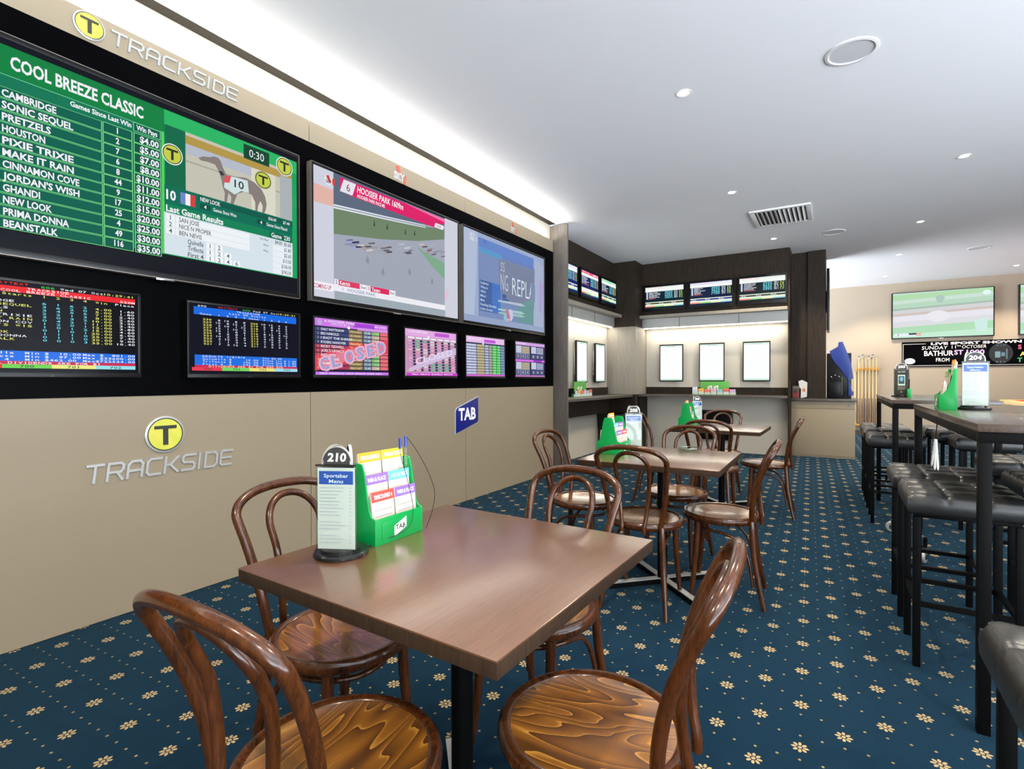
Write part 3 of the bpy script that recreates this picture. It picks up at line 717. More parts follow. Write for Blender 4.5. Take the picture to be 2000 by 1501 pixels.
def art_grid(kind):
    s = Scr(.69, .395)
    rnd = random.Random(20 + kind)
    if kind == 0:
        s.rect(0, 0, 1, 1, (196, 150, 186)); s.rect(0, 0, 1, .15, (226, 170, 226)); s.rect(.55, .03, .85, .11, (190, 90, 206)); s.text('6 HOOSIER PARK', .06, .05, .04, WHITE, w=.35); s.ell(.43, .15, .02, .035, WHITE)
        for k in range(7): s.rect(.05 + .138 * k, .165, .165 + .138 * k, .2, WHITE)
        for i in range(11):
            for k in range(7):
                v = .225 + .063 * i; u = .045 + .138 * k
                c = (70, 160, 116) if (i + k * 2 < 5 and k in (1, 2)) or (i > 7 and 2 < k < 6) else rnd.choice([(206, 120, 150), (214, 150, 170), (190, 130, 176), (206, 196, 190)])
                s.rect(u, v, u + .08, v + .048, c); s.rect(u + .085, v, u + .128, v + .048, (44, 46, 84)); s.text(str(rnd.randint(2, 99)) + '.' + str(rnd.randint(10, 90)), u + .04, v + .024, .026, (236, 220, 236), al='C', w=.05)
        s.poly([(.05, .85), (.5, .55), (.97, .33), (.97, .5), (.5, .72), (.12, .9)], (206, 186, 220)); s.text('CLOSED', .16, .70, .13, (226, 214, 236), w=.75, bold=.03, rot=.2)
        s.rect(0, .94, 1, 1, (206, 60, 206)); s.text('FIELD  RESULTS  QUINELLA  EXACTA', .1, .97, .028, WHITE, w=.8)
    elif kind == 1:
        s.rect(0, 0, 1, 1, (60, 62, 92)); s.rect(0, 0, 1, .15, (232, 190, 236)); s.rect(.45, .05, .75, .13, (190, 90, 214)); s.text('7 MEADOWLANDS', .04, .06, .04, WHITE, w=.34); s.ell(.42, .17, .02, .03, WHITE)
        for i in range(11):
            v = .19 + .07 * i
            s.rect(.0, v, .25, v + .056, (172, 178, 214)); s.rect(.26, v, .45, v + .056, (190, 176, 130)); s.rect(.46, v, .56, v + .056, (150, 164, 206)); s.rect(.57, v, .65, v + .056, (176, 170, 150)); s.rect(.66, v, .88, v + .056, (96, 212, 104)); s.rect(.89, v, 1, v + .056, (130, 150, 190))
            s.text(rnd.choice(['BIRD SONG', 'STAR LINE', 'HARBOUR', 'CAPE ROSE', 'LUCKY TIM', 'EARLY SUN']), .02, v + .028, .034, WHITE, w=.2); s.text('%d.%02d' % (rnd.randint(2, 60), rnd.randint(10, 90)), .55, v + .028, .034, WHITE, al='R', w=.07); s.text('%d.%02d  %d' % (rnd.randint(2, 20), rnd.randint(10, 90), rnd.randint(1, 9)), .86, v + .028, .034, (226, 255, 220), al='R', w=.16)
        s.rect(.755, .19, .785, .95, (50, 164, 70)); s.rect(0, .955, 1, 1, (214, 110, 206))
    else:
        s.rect(0, 0, 1, 1, (36, 36, 76)); s.rect(0, 0, 1, .09, (206, 160, 226)); s.rect(0, .5, 1, .565, (214, 110, 226)); s.rect(.6, .5, .9, .565, (150, 50, 190)); s.text('NEXT RACES', .04, .045, .04, WHITE, w=.3)
        for (u0, v0) in ((.02, .11), (.52, .11), (.02, .58), (.52, .58)):
            s.rect(u0, v0, u0 + .45, v0 + .37, (124, 130, 160) if u0 < .3 else (60, 62, 110)); s.rect(u0, v0, u0 + .17, v0 + .2, (196, 200, 222))
            for i in range(4): s.rect(u0 + .19, v0 + .02 + .05 * i, u0 + .43, v0 + .05 + .05 * i, (200, 180, 120) if u0 < .3 else (190, 196, 224))
            for k in range(3): s.rect(u0 + .02 + .15 * k, v0 + .24, u0 + .13 + .15 * k, v0 + .35, (90, 94, 130)); s.text(str(rnd.randint(2, 90)), u0 + .075 + .15 * k, v0 + .295, .05, WHITE, al='C')
        s.rect(0, .965, 1, 1, (214, 130, 206))
    return s

def art_nook(kind):
    s = Scr(.645, .375)
    hd = [(236, 246, 236), (226, 232, 255), (240, 246, 238), (226, 232, 255), (240, 90, 120), (150, 240, 190)][kind]
    bg = [(12, 38, 50), (20, 36, 66), (22, 40, 44), (24, 40, 104), (30, 40, 96), (14, 44, 66)][kind]
    s.rect(0, 0, 1, 1, bg); s.rect(0, .02, 1, .2, hd); s.text('ASCOT  R5  1200m', .05, .06, .06, (255, 200, 210), w=.4, bold=.03); s.text('10:29 41', .97, .06, .07, WHITE, w=.3, al='R', bold=.05); s.rect(0, .12, 1, .23, (246, 250, 246))
    rnd = random.Random(40 + kind)
    s.rect(.03, .24, .07, .56, (206, 216, 236))
    for i in range(6):
        v = .27 + .055 * i; L = rnd.uniform(.15, .34)
        s.text(rnd.choice(['GOLDEN DAY', 'MISTY', 'KINGS ROAD', 'ST. CLAIR', 'RED FOX', 'OCEAN']), .10, v, .04, (226, 232, 244) if i < 5 else (236, 110, 120), w=L, bold=.03)
        s.text('%d%d%d%d' % tuple(rnd.randint(0, 9) for _ in range(4)), .52, v, .04, (120, 220, 236), w=.2, bold=.03); s.text('%d.%d' % (rnd.randint(1, 60), rnd.randint(0, 9)), .85, v, .04, (226, 236, 244), w=.09, al='R', bold=.03); s.text('%d.%d' % (rnd.randint(1, 9), rnd.randint(0, 9)), .97, v, .04, (206, 230, 110), w=.08, al='R', bold=.03)
    s.rect(0, .70, 1, .735, (240, 244, 226)); s.rect(0, .735, 1, .80, [(60, 70, 40), (40, 60, 150), (60, 74, 50), (30, 50, 160), (250, 240, 240), (20, 90, 80)][kind])
    for k in range(3): s.text(['Quin', 'Tri', 'First4'][k], .03 + .33 * k, .768, .04, WHITE, w=.12, bold=.03)
    s.rect(0, .80, 1, .87, (236, 246, 226))
    for k, c in enumerate(((246, 150, 130), (150, 226, 140), (236, 240, 190), (170, 226, 236))): s.rect(.25 * k, .87, .25 * k + .25, .925, c)
    return s

def art_form():
    s = Scr(.372, .60)
    s.rect(0, 0, 1, 1, (255, 255, 255)); s.rect(0, 0, 1, .05, (226, 246, 236)); s.rect(0, .955, 1, 1, (206, 238, 220))
    for i in range(24): s.rect(.06, .08 + .036 * i, .94 if i % 4 else .6, .085 + .036 * i, (242, 247, 252))
    s.text('FORM GUIDE', .5, .025, .022, (120, 170, 150), al='C', w=.4)
    return s

def art_sport(kind):
    s = Scr(1.58, .93)
    s.rect(0, 0, 1, 1, (196, 226, 206))
    for v0, v1, c in ((0, .12, (180, 222, 176)), (.12, .2, (206, 226, 214)), (.2, .3, (186, 218, 194)), (.3, .34, (170, 192, 178)), (.34, .42, (214, 214, 216)), (.42, .47, (212, 194, 188)), (.47, .6, (232, 230, 238)), (.6, .72, (220, 222, 226)), (.72, .88, (176, 222, 182)), (.88, 1, (196, 236, 210))):
        s.poly([(0, v0 + .05), (1, v0 - .03 if v0 else 0), (1, v1 - .03 if v1 < 1 else 1), (0, v1 + .05 if v1 < 1 else 1)], c)
    s.ell(.47, .55, .12, .12, (236, 234, 240)); s.poly([(.44, .12), (.5, .09), (.54, .16), (.5, .28), (.46, .24)], (176, 202, 192)); s.ell(.94, .1, .04, .05, (226, 250, 246)); s.poly([(.82, .68), (.95, .62), (.94, .92), (.84, .9)], (206, 236, 226))
    if kind == 0: s.rect(.02, .90, .17, .965, (232, 240, 250)); s.rect(.055, .905, .062, .96, (70, 110, 150)); s.rect(.17, .90, .25, .935, (40, 50, 60)); s.rect(.17, .935, .24, .965, (226, 232, 240)); s.rect(.25, .895, .30, .96, (236, 180, 166))
    return s

GB = 'large screens on the black board'
monitor('wall_television', 'biggest-looking wall screen at upper left showing a green race table and a greyhound', 'television', (.003, 1.406, 2.2185), 1.64, .947, TX, .06, (.022, .026, .016), art_race_board(), M['black_plastic'], GB, 'chrome', side=M['bezel_grey'])
monitor('wall_television', 'large middle wall screen showing a harness race under a pink banner', 'television', (.003, 3.142, 2.2225), 1.64, .947, TX, .06, (.013, .026, .013), art_hoosier(), M['black_plastic'], GB, 'chrome', side=M['bezel_grey'])
monitor('wall_television', 'large wall screen furthest along the black board, blue picture reading REPLA', 'television', (.003, 4.86, 2.2225), 1.665, .945, TX, .06, (.013, .026, .013), art_replay(), M['black_plastic'], GB, 'chrome', side=M['bezel_grey'])
GS = 'small monitors in a row on the black board'
SM = [(.93, art_text_fields(), 'small monitor at the left edge showing red-topped text odds below the green race screen'),
      (1.876, art_text_starts(), 'small monitor with blue text bands and yellow game numbers, second from the left edge'),
      (2.694, art_odds(), 'small purple-topped monitor with CLOSED written slantwise across a list of runners'),
      (3.583, art_grid(0), 'small monitor filled with a pink and green grid of prices'),
      (4.43, art_grid(1), 'small monitor with two bright green columns of prices'),
      (5.352, art_grid(2), 'small monitor nearest the dark fin, split into four blocks by purple bands')]
for y, a, lb in SM:
    r = monitor('wall_monitor', lb, 'monitor', (.003, y, 1.4305), .72, .43, TX, .055, (.012, .022, .014), a, M['black_plastic'], GS, None)
    lg = Scr(.03, .008); lg.text('LG', .5, .5, .8, (120, 116, 116), al='C'); lg.build('maker_mark', r, TX, (0, -.208, .0592))
GN = 'upper monitors round the nook'
for y, k, lb in ((6.69, 3, 'upper nook monitor on the left wall half hidden by the dark fin'), (7.49, 4, 'upper nook monitor with red header, middle one of the left wall'), (8.28, 5, 'upper nook monitor tinted green, beside the corner column')):
    monitor('wall_monitor', lb, 'monitor', (-.15, y, 2.655), .70, .445, TX, .05, (.014, .024, .014), art_nook(k), M['black_plastic'], GN)
for x, k, lb in ((.63, 0, 'upper nook monitor on the back wall, nearest the corner column'), (1.385, 1, 'upper nook monitor on the back wall, bluish, the middle of its three'), (2.143, 2, 'upper nook monitor on the back wall, nearest the dark pillar')):
    monitor('wall_monitor', lb, 'monitor', (x, 9.0, 2.60), .70, .455, TY, .05, (.014, .03, .014), art_nook(k), M['black_plastic'], GN)
GP = 'bright upright form panels in the nook'
def form_panel(loc, T, lb):
    r = monitor('form_panel', lb, 'display panel', loc, .40, .64, T, .075, (.014, .014, .014), art_form(), M['black_plastic'], GP, back=.045)
    mb = MB(T); mb.box(-.12, .12, -.2, .2, 0, .046, M['white_plastic'], .004); mb.build('wall_bracket', r)
form_panel((-.268, 7.39, 1.475), TX, 'bright upright panel on the left wall of the nook, nearer the fin')
form_panel((-.268, 8.125, 1.475), TX, 'bright upright panel on the left wall of the nook, nearer the column')
form_panel((.70, 9.218, 1.487), TY, 'bright upright panel on the back wall, nearest the column')
form_panel((1.365, 9.218, 1.487), TY, 'bright upright panel on the back wall above the green slip rack')
form_panel((2.045, 9.218, 1.487), TY, 'bright upright panel on the back wall, nearest the dark pillar')
monitor('wall_television', 'whole wide screen on the far cream wall showing pale green sport', 'television', (4.935, 13.6, 2.515), 1.62, .96, TY, .07, (.012, .02, .012), art_sport(0), M['black_plastic'], 'screens on the far wall', 'chrome')
monitor('wall_television', 'screen on the far cream wall cut off by the right edge of the photo', 'television', (6.90, 13.6, 2.515), 1.62, .96, TY, .07, (.012, .02, .012), art_sport(1), M['black_plastic'], 'screens on the far wall', 'chrome')
r = thing('wall_television', 'thin black screen seen edge-on on the side of the dark pillar', 'television', (2.985, 9.90, 2.45))
mb = MB(lambda a, b, c: (c, a, b)); mb.box(-.42, .42, -.47, .47, .012, .05, M['black_plastic'], .004); mb.build('housing', r)
mb = MB(lambda a, b, c: (c, a, b)); mb.box(-.2, .2, -.15, .15, 0, .013, M['black_metal']); mb.build('wall_bracket', r)

# ================================================================== WALL SIGNS
STROKES = {
 'T': [[(0, 1), (1, 1)], [(.5, 1), (.5, 0)]],
 'R': [[(0, 0), (0, 1), (.82, 1), (1, .86), (1, .62), (.85, .46), (0, .46)], [(.6, .46), (1, 0)]],
 'A': [[(0, 0), (0, .8), (.2, 1), (.8, 1), (1, .8), (1, 0)], [(0, .42), (1, .42)]],
 'C': [[(1, 1), (.2, 1), (0, .82), (0, .18), (.2, 0), (1, 0)]],
 'K': [[(0, 0), (0, 1)], [(.95, 1), (.38, .5), (1, 0)], [(0, .5), (.38, .5)]],
 'S': [[(1, 1), (.15, 1), (0, .86), (0, .66), (.15, .52), (.85, .48), (1, .34), (1, .14), (.85, 0), (0, 0)]],
 'I': [[(.5, 0), (.5, 1)]],
 'D': [[(0, 0), (0, 1), (.78, 1), (1, .8), (1, .2), (.78, 0), (0, 0)]],
 'E': [[(1, 1), (.15, 1), (0, .86), (0, .14), (.15, 0), (1, 0)], [(0, .5), (.92, .5)]]}
def stroke_word(mb, word, x0, y0, W, H, wd, depth, m_, shear=.0):
    """raised metal letters made of bars, in the a-b plane, standing depth proud"""
    cnt = 0
    unit = W / sum(.42 if c == 'I' else 1.0 for c in word); x = x0
    for ch in word:
        cw = unit * (.42 if ch == 'I' else 1.0); lw = cw * (.10 if ch == 'I' else .74)
        for st in STROKES[ch]:
            P = [(x + p[0] * lw + (0 if ch != 'I' else 0) + shear * p[1] * H, y0 + p[1] * H) for p in st]
            for (ax, ay), (bx, by) in zip(P[:-1], P[1:]):
                L = sqrt((bx - ax) ** 2 + (by - ay) ** 2); a = atan2(by - ay, bx - ax)
                cnt += 1; dd = depth + .00025 * (cnt % 7)
                mb.obox(((ax + bx) / 2, (ay + by) / 2, dd / 2), (L / 2 + wd / 2, wd / 2, dd / 2), Matrix.Rotation(a, 3, 'Z'), m_)
        x += cw
def t_badge(name, label, loc, R, group):
    r = thing(name, label, 'sign', loc, 0, group)
    mb = MB(TX); mb.lathe([(R, 0), (R, .008), (R * .9, .011), (R * .9, .009), (0, .009)], M['sign_silver'], 40); mb.build('rim', r)
    mb = MB(TX); mb.lathe([(R * .9, .009), (R * .9, .0105), (R * .84, .0105)], paint((40, 52, 36)), 40)
    t = NT('yellow_green_badge_enamel'); nz = t.noise(t.coord(), 14, 2); t.set(Base_Color=t.mix(nz, lin((186, 196, 62)), lin((226, 214, 96))), Roughness=.25)
    mb.lathe([(R * .84, .0100), (R * .84, .0112), (0, .0112)], t.m, 40); mb.build('face', r)
    mb = MB(TX); k = paint((44, 48, 40))
    mb.box(-R * .56, R * .56, R * .30, R * .48, .0105, .0135, k); mb.box(-R * .13, R * .13, -R * .58, R * .31, .0105, .0135, k); mb.build('letter', r)
    return r
t_badge('round_badge', 'round yellow green T badge on the lower wall panel', (0.0005, 1.425, .909), .099, 'round T badges on the wall')
t_badge('round_badge', 'round yellow green T badge on the fascia above the green race screen', (0.0005, 1.10, 2.927), .066, 'round T badges on the wall')
mb = MB(TX); stroke_word(mb, 'TRACKSIDE', 0, 0, .74, .082, .0118, .008, M['sign_silver'], .12); o = mb.build('lettering', smooth=0, loc=(.0005, 1.068, .70))
tag(o, 'chrome TRACKSIDE lettering on the lower wall panel', 'sign', 'chrome lettering on the wall')
mb = MB(TX); stroke_word(mb, 'TRACKSIDE', 0, 0, .665, .064, .010, .008, M['sign_silver'], .12); o = mb.build('lettering', smooth=0, loc=(.0005, 1.19, 2.895))
tag(o, 'smaller chrome TRACKSIDE lettering on the fascia above the green race screen', 'sign', 'chrome lettering on the wall')
for y, lb, k in ((3.235, 'red and white SKY emblem on the fascia above the harness race screen', 1.0), (5.06, 'pale SKY emblem on the fascia above the far blue screen', .85)):
    r = thing('wall_emblem', lb, 'sign', (.0005, y, 2.925), 0, 'SKY emblems on the fascia')
    mb = MB(TX); rd = paint((214, 90, 70))
    mb.prism([(-.035 * k, .05 * k), (-.005 * k, .065 * k), (.02 * k, .01 * k), (-.015 * k, 0)], 0, .006, 'z', rd); mb.prism([(.055 * k, -.07 * k), (.075 * k, .01 * k), (.085 * k, -.01 * k), (.07 * k, -.075 * k)], 0, .006, 'z', rd); mb.build('red_swirl', r)
    sc = Scr(.16 * k, .09 * k, paint); sc.text('SKY', .5, .45, .62, (240, 240, 242), al='C', w=.8, bold=.03); sc.text('SKY', .5, .45, .62, (120, 124, 132), al='C', w=.76, bold=-.01); sc.build('lettering', r, TX, (0, -.03, .005))
r = thing('wall_sign', 'blue slanted TAB sign on the lower wall panel seam', 'sign', (.0005, 4.169, .856))
P = [(-.182, -.17), (.168, -.083), (.183, -.06), (.183, .17), (-.16, .072), (-.183, .045)]
mb = MB(TX); mb.prism([(a * 1.05, b * 1.05) for a, b in P], 0, .006, 'z', paint((196, 200, 206)), .001); mb.build('backing', r)
mb = MB(TX); mb.prism(P, .006, .012, 'z', plain('deep_blue_sign_face', (24, 32, 120), .3), .001); mb.build('face', r)
sc = Scr(.29, .2, paint); sc.text('TAB', .5, .45, .56, WHITE, al='C', w=.98, bold=.035, shear=.0); sc.build('lettering', r, TX, (-.003, .0, .0122))

# long chalkboard on the far wall
r = thing('chalkboard', 'long black chalk board reading LIVE SPORT SHOWN on the far wall', 'sign', (5.72, 13.6, 1.705))
mb = MB(TY); mb.box(-1.415, 1.415, -.255, .26, .002, .02, M['black_board'], .002); mb.build('board', r)
mb = MB(TY); g_ = M['bezel_grey']; mb.box(-1.40, 1.40, -.235, -.222, .02, .024, g_); mb.box(-1.40, -1.387, -.222, .222, .02, .024, g_); mb.box(1.387, 1.40, -.222, .222, .02, .024, g_); mb.box(-1.387, -1.02, .209, .222, .02, .024, g_); mb.box(1.02, 1.387, .209, .222, .02, .024, g_); mb.build('border_line', r)
sc = Scr(2.83, .515, paint); CH = (236, 232, 226); LV = (206, 170, 226)
sc.text('LIVE SPORT SHOWN', .168, .09, .09, (206, 202, 206), w=.482, bold=.05)
sc.text('SUNDAY', .1155, .25, .13, CH, w=.145, bold=.0, shear=.1); sc.text('11', .285, .24, .12, CH, w=.022, bold=.0); sc.text('TH', .312, .20, .05, CH, w=.022); sc.text('OCTOBER', .34, .24, .12, CH, w=.13, bold=.0, shear=.1)
sc.text('BATHUR', .13, .47, .19, CH, w=.165, bold=.02); sc.text('ST', .298, .45, .17, LV, w=.05, bold=.03); sc.text('1000', .365, .45, .17, LV, w=.096, bold=.03)
sc.text('FROM', .1975, .73, .14, CH, w=.075, bold=.01); sc.text('12', .40, .73, .14, (110, 90, 196), w=.03, bold=.03)
sc.ell(.047, .77, .032, .12, (200, 204, 210)); sc.ell(.047, .77, .026, .09, (226, 228, 232)); sc.text('FOX', .047, .77, .06, (120, 130, 170), al='C', w=.03, bold=.03)
sc.ell(.545, .52, .062, .38, (18, 20, 26)); sc.rect(.515, .45, .542, .68, (110, 140, 150)); sc.rect(.546, .49, .566, .63, (90, 120, 136)); sc.rect(.572, .36, .578, .74, (100, 120, 130)); sc.text('8 5 6', .545, .84, .06, (90, 110, 120), al='C', w=.05); sc.text('V I P', .545, .22, .07, (70, 96, 116), al='C', w=.05)
for i, (u, v, t_, c) in enumerate(((.64, .3, 'S', (236, 90, 140)), (.655, .56, 'A', (226, 214, 90)), (.64, .78, 'T', (70, 190, 120)))): sc.text(t_, u, v, .15, c, al='C', bold=.03)
sc.build('chalk_lettering', r, TY, (0, .0025, .0242))

# ================================================================== CEILING FITTINGS
def downlight(x, y, lb, visible=True):
    r = thing('downlight', lb, 'light', (x, y, CEIL), 0, 'round recessed ceiling lights')
    mb = MB(); mb.ring([(.032, -.001), (.05, -.004), (.052, -.001), (.05, 0), (.032, .0)], M['white_metal'], 32); mb.build('trim_ring', r)
    mb = MB(); mb.lathe([(.032, -.0015), (.02, -.004), (0, -.005)], M['lamp'], 24); mb.build('lens', r)
    l = bpy.data.lights.new('downlight_beam', 'SPOT'); l.energy = SPOT_W; l.spot_size = radians(122); l.spot_blend = .5; l.shadow_soft_size = .035; l.color = (1, .88, .70)
    o = bpy.data.objects.new('downlight_beam', l); COL.objects.link(o); o.parent = r; o.location = (0, 0, -.04)
for x, y, lb in ((2.197, 3.77, 'nearest bright downlight in the ceiling, above the second table'), (4.095, 6.17, 'bright downlight at right above the far bar table'), (2.158, 6.04, 'bright downlight left of the air vent, above the third table'),
                 (4.035, 8.44, 'downlight at right beyond the far bar table, in the right-hand row'), (2.359, 8.34, 'downlight just in front of the nook fascia'), (3.988, 10.49, 'downlight in the right-hand row, beyond the pillar'),
                 (5.851, 12.6, 'downlight at the far right close to the far wall'), (3.945, 12.54, 'most distant downlight above the cue rack side of the far wall'),
                 (2.2, 1.45, 'downlight over the nearest table'), (4.1, 3.9, 'downlight over the near bar table'), (4.1, 1.5, 'downlight over the nearest stool'), (2.2, -.9, 'downlight behind the camera'), (4.1, -.9, 'downlight behind the camera, right row'), (5.9, 10.4, 'downlight right of the frame'), (5.9, 8.2, 'downlight right of the frame, middle'), (5.9, 6.0, 'downlight right of the frame, near')):
    downlight(x, y, lb)
def speaker(x, y, lb, R=.145):
    r = thing('ceiling_speaker', lb, 'speaker', (x, y, CEIL), 0, 'round ceiling speakers')
    mb = MB(); mb.ring([(R * .82, -.002), (R * .86, -.008), (R * .97, -.006), (R, 0), (R * .82, 0)], M['white_metal'], 48); mb.build('rim', r)
    t = NT('white_speaker_grille') if 'white_speaker_grille' not in bpy.data.materials else None
    if t:
        vo = t.n('ShaderNodeTexVoronoi'); t.put(vo.inputs['Vector'], t.coord()); vo.inputs['Scale'].default_value = 240
        t.set(Base_Color=lin((206, 206, 208)), Roughness=.6); t.bump(vo.outputs['Distance'], .4, .002)
    mb = MB(); mb.lathe([(R * .83, -.002), (R * .5, -.0035), (0, -.004)], bpy.data.materials['white_speaker_grille'], 40); mb.build('grille', r)
speaker(3.185, 3.84, 'large round speaker grille in the ceiling at upper right')
speaker(3.09, 8.4, 'faint round ceiling speaker in front of the dark pillar'); speaker(4.99, 10.6, 'small distant round ceiling speaker at right near the far screens')
r = thing('air_vent', 'white louvred air conditioning vent in the ceiling', 'vent', (2.545, 7.22, CEIL))
mb = MB()
mb.box(-.325, .325, -.375, -.32, -.018, 0, M['white_metal'], .006); mb.box(-.325, .325, .32, .375, -.018, 0, M['white_metal'], .006); mb.box(-.325, -.27, -.32, .32, -.018, 0, M['white_metal'], .006); mb.box(.27, .325, -.32, .32, -.018, 0, M['white_metal'], .006); mb.build('frame', r)
mb = MB(); mb.box(-.27, .27, -.32, .32, -.002, 0, plain('dark_duct', (46, 46, 46), .8)); mb.build('duct_back', r)
mb = MB()
for i in range(11):
    x = -.245 + .049 * i
    mb.obox((x, 0, -.012), (.017, .315, .0015), Matrix.Rotation(.7 if i < 5 else -.7, 3, 'Y'), M['white_metal'])
mb.build('louvre_blade', r)

# ================================================================== BENTWOOD CHAIRS
def make_chair(label):
    r = thing('bentwood_chair', label, 'chair', (0, 0, 0), 0, 'bentwood chairs at the wooden tables')
    W_ = M['chair_wood']
    mb = MB(); pr = []
    for k in range(13): rr = .181 * (1 - k / 12.0); pr.append((rr, .4545 - .0095 * (1 - (rr / .181) ** 2) ** 1.5 * 1.2))
    mb.lathe([(.179, .436)] + pr, M['seat_wood'], 56); mb.build('seat', r)
    mb = MB(); mb.ring([(.176, .424), (.198, .424), (.204, .43), (.206, .443), (.203, .455), (.196, .461), (.186, .4605), (.1795, .457), (.176, .452)], W_, 64); mb.build('seat_rim', r)
    def bend(z): return -.165 + .045 * (z - .445) - .85 * (z - .445) ** 2      # the back curves away as it rises
    def arch(wb, wt, z0, top, n):
        P = []
        for k in range(6):
            t = k / 6.0; z = .446 + (z0 - .446) * t; P.append((-(wb + (wt - wb) * (t ** .8)), bend(z), z))
        for k in range(0, 17):
            a_ = pi * k / 16; c_ = cos(pi - a_); z = z0 + (top - z0) * max(0, sin(a_)) ** (2 / n)
            P.append((wt * (1 if c_ > 0 else -1) * abs(c_) ** (2 / n), bend(z), z))
        return P + [(-x, y, z) for x, y, z in P[5::-1]]
    mb = MB(); mb.tube(arch(.129, .181, .786, .863, 2.3), .0138, W_, 12, 3); mb.build('back_hoop', r)
    ip = [(x, y - .046 * max(0, (.70 - z) / .25), z) for x, y, z in arch(.058, .088, .745, .833, 2.1)]      # bolted outside the rim
    ip = [(-.058, -.212, .418)] + ip + [(.058, -.212, .418)]
    mb = MB(); mb.tube(ip, .0112, W_, 12, 3); mb.build('inner_hoop', r)
    for s_ in (-1, 1):
        mb = MB(); mb.tube([(s_ * .134, -.162, .447), (s_ * .137, -.166, .40), (s_ * .145, -.176, .27), (s_ * .158, -.198, .13), (s_ * .172, -.226, 0.0)], [.0150, .0158, .0155, .0138, .0115], W_, 12, 5)
        a = mb.build('leg', r)
        mb = MB(); mb.tube([(s_ * .136, .108, .43), (s_ * .139, .114, .3), (s_ * .148, .126, .13), (s_ * .158, .140, 0.0)], [.0165, .0165, .0140, .0112], W_, 12, 4)
        b = mb.build('leg', r)
    br = [(-.151, -.172, .105), (-.143, -.158, .2), (-.136, -.138, .28), (-.131, -.10, .335), (-.133, -.045, .362), (-.128, .02, .372), (-.105, .075, .374), (-.06, .118, .374)]
    mb = MB(); mb.tube(br + [(0, .131, .374)] + [(-x, y, z) for x, y, z in br[::-1]], .0085, W_, 10, 5); mb.build('leg_brace', r)
    return r
CH = [  # x, y, facing (deg, 0 = +y), label
 (2.264, .695, 1.8, 'bentwood chair at lower left with its back to the camera, cut by the bottom edge'),
 (1.849, 1.06, -92, 'bentwood chair between the nearest table and the left wall'),
 (2.652, 1.056, 95.9, 'bentwood chair right of the nearest table, big varnished seat cut by the bottom edge'),
 (2.253, 1.515, 174, 'bentwood chair tucked under the far side of the nearest table'),
 (2.221, 2.81, .8, 'dark bentwood chair on near side of second table, hoops against the white top'),
 (2.556, 3.13, 95, 'bentwood chair on the aisle side of the second table with a shiny white-lit seat'),
 (1.762, 3.04, -92, 'bentwood chair between the second table and the left wall, beside the dark fin'),
 (2.196, 3.556, 173, 'bentwood chair on the far side of the second table, seat seen beneath the top'),
 (2.578, 5.19, 93, 'bentwood chair on the aisle side of the furthest table, near the beige cabinet'),
 (2.217, 4.725, .7, 'dark bentwood chair on the near side of the furthest table'),
 (2.096, 5.74, 184, 'bentwood chair on the far side of the furthest table, below the back counter'),
 (1.66, 5.15, -97, 'bentwood chair on the left side of the furthest table, beside the second menu tower')]
c0 = make_chair(CH[0][3]); c0.location = (CH[0][0], CH[0][1], 0); c0.rotation_euler = (0, 0, radians(CH[0][2]))
for x, y, a, lb in CH[1:]: dup(c0, (x, y, 0), radians(a), lb)

# ================================================================== TABLES
def make_table(label):
    r = thing('cafe_table', label, 'table', (0, 0, 0), 0, 'square wooden tables along the left wall')
    h = .38
    mb = MB(); mb.box(-h, h, -h, h, .7455, .75, M['table_wood'], .0015); mb.build('tabletop', r)
    mb = MB(); mb.box(-h, h, -h, h, .7175, .7455, M['table_edge'], .001); mb.build('table_edging', r)
    mb = MB(); mb.lathe([(.11, .706), (.11, .7175), (0, .7175)], M['black_metal'], 24); mb.lathe([(.0285, .03), (.0285, .71)], M['black_metal'], 24); mb.build('pedestal', r)
    for k in range(4):
        mb = MB(); R_ = Matrix.Rotation(pi / 4 + k * pi / 2, 3, 'Z')
        mb.obox(R_ @ Vector((.175, 0, .0325)), (.165, .019, .0025), R_, M['steel']); mb.obox(R_ @ Vector((.175, 0, .016)), (.165, .0185, .014), R_, M['black_metal'])
        mb.obox(R_ @ Vector((.32, 0, .004)), (.02, .016, .004), R_, M['black_plastic'])
        mb.build('foot', r)
    return r
t0 = make_table('nearest square brown wooden table with menu tower 210'); t0.location = (2.275, 1.087, 0); t0.rotation_euler = (0, 0, radians(-1.9))
dup(t0, (2.238, 3.09, 0), radians(.6), 'second square wooden table, its top shining white, with menu tower 208')
dup(t0, (2.195, 5.25, 0), radians(-1.0), 'furthest square wooden table near the nook counters')

# ================================================================== BAR TABLES AND STOOLS
def make_bar(label, L, W):
    r = thing('bar_table', label, 'table', (0, 0, 0), 0, 'high bar tables on the right')
    mb = MB(); mb.box(0, W, 0, L, 1.022, 1.05, M['bar_wood'], .002); mb.build('tabletop', r)
    mb = MB()
    mb.box(.004, .034, .04, L - .04, .985, 1.022, M['black_metal'], .001); mb.box(W - .034, W - .004, .04, L - .04, .985, 1.022, M['black_metal'], .001); mb.box(.004, W - .004, .004, .04, .985, 1.022, M['black_metal'], .001); mb.box(.004, W - .004, L - .04, L - .004, .985, 1.022, M['black_metal'], .001); mb.build('frame', r)
    for x in (.004, W - .039):
        for y in (.004, L - .039):
            mb = MB(); mb.box(x, x + .035, y, y + .035, .0, .985, M['black_metal'], .001); mb.build('leg', r)
    return r
b0 = make_bar('near high bar table with dark oak top carrying menu tower 204', 1.67, .60); b0.location = (3.512, 2.318, 0)
dup(b0, (3.458, 4.66, 0), 0, 'far high bar table with the small brown phone-advert tower')
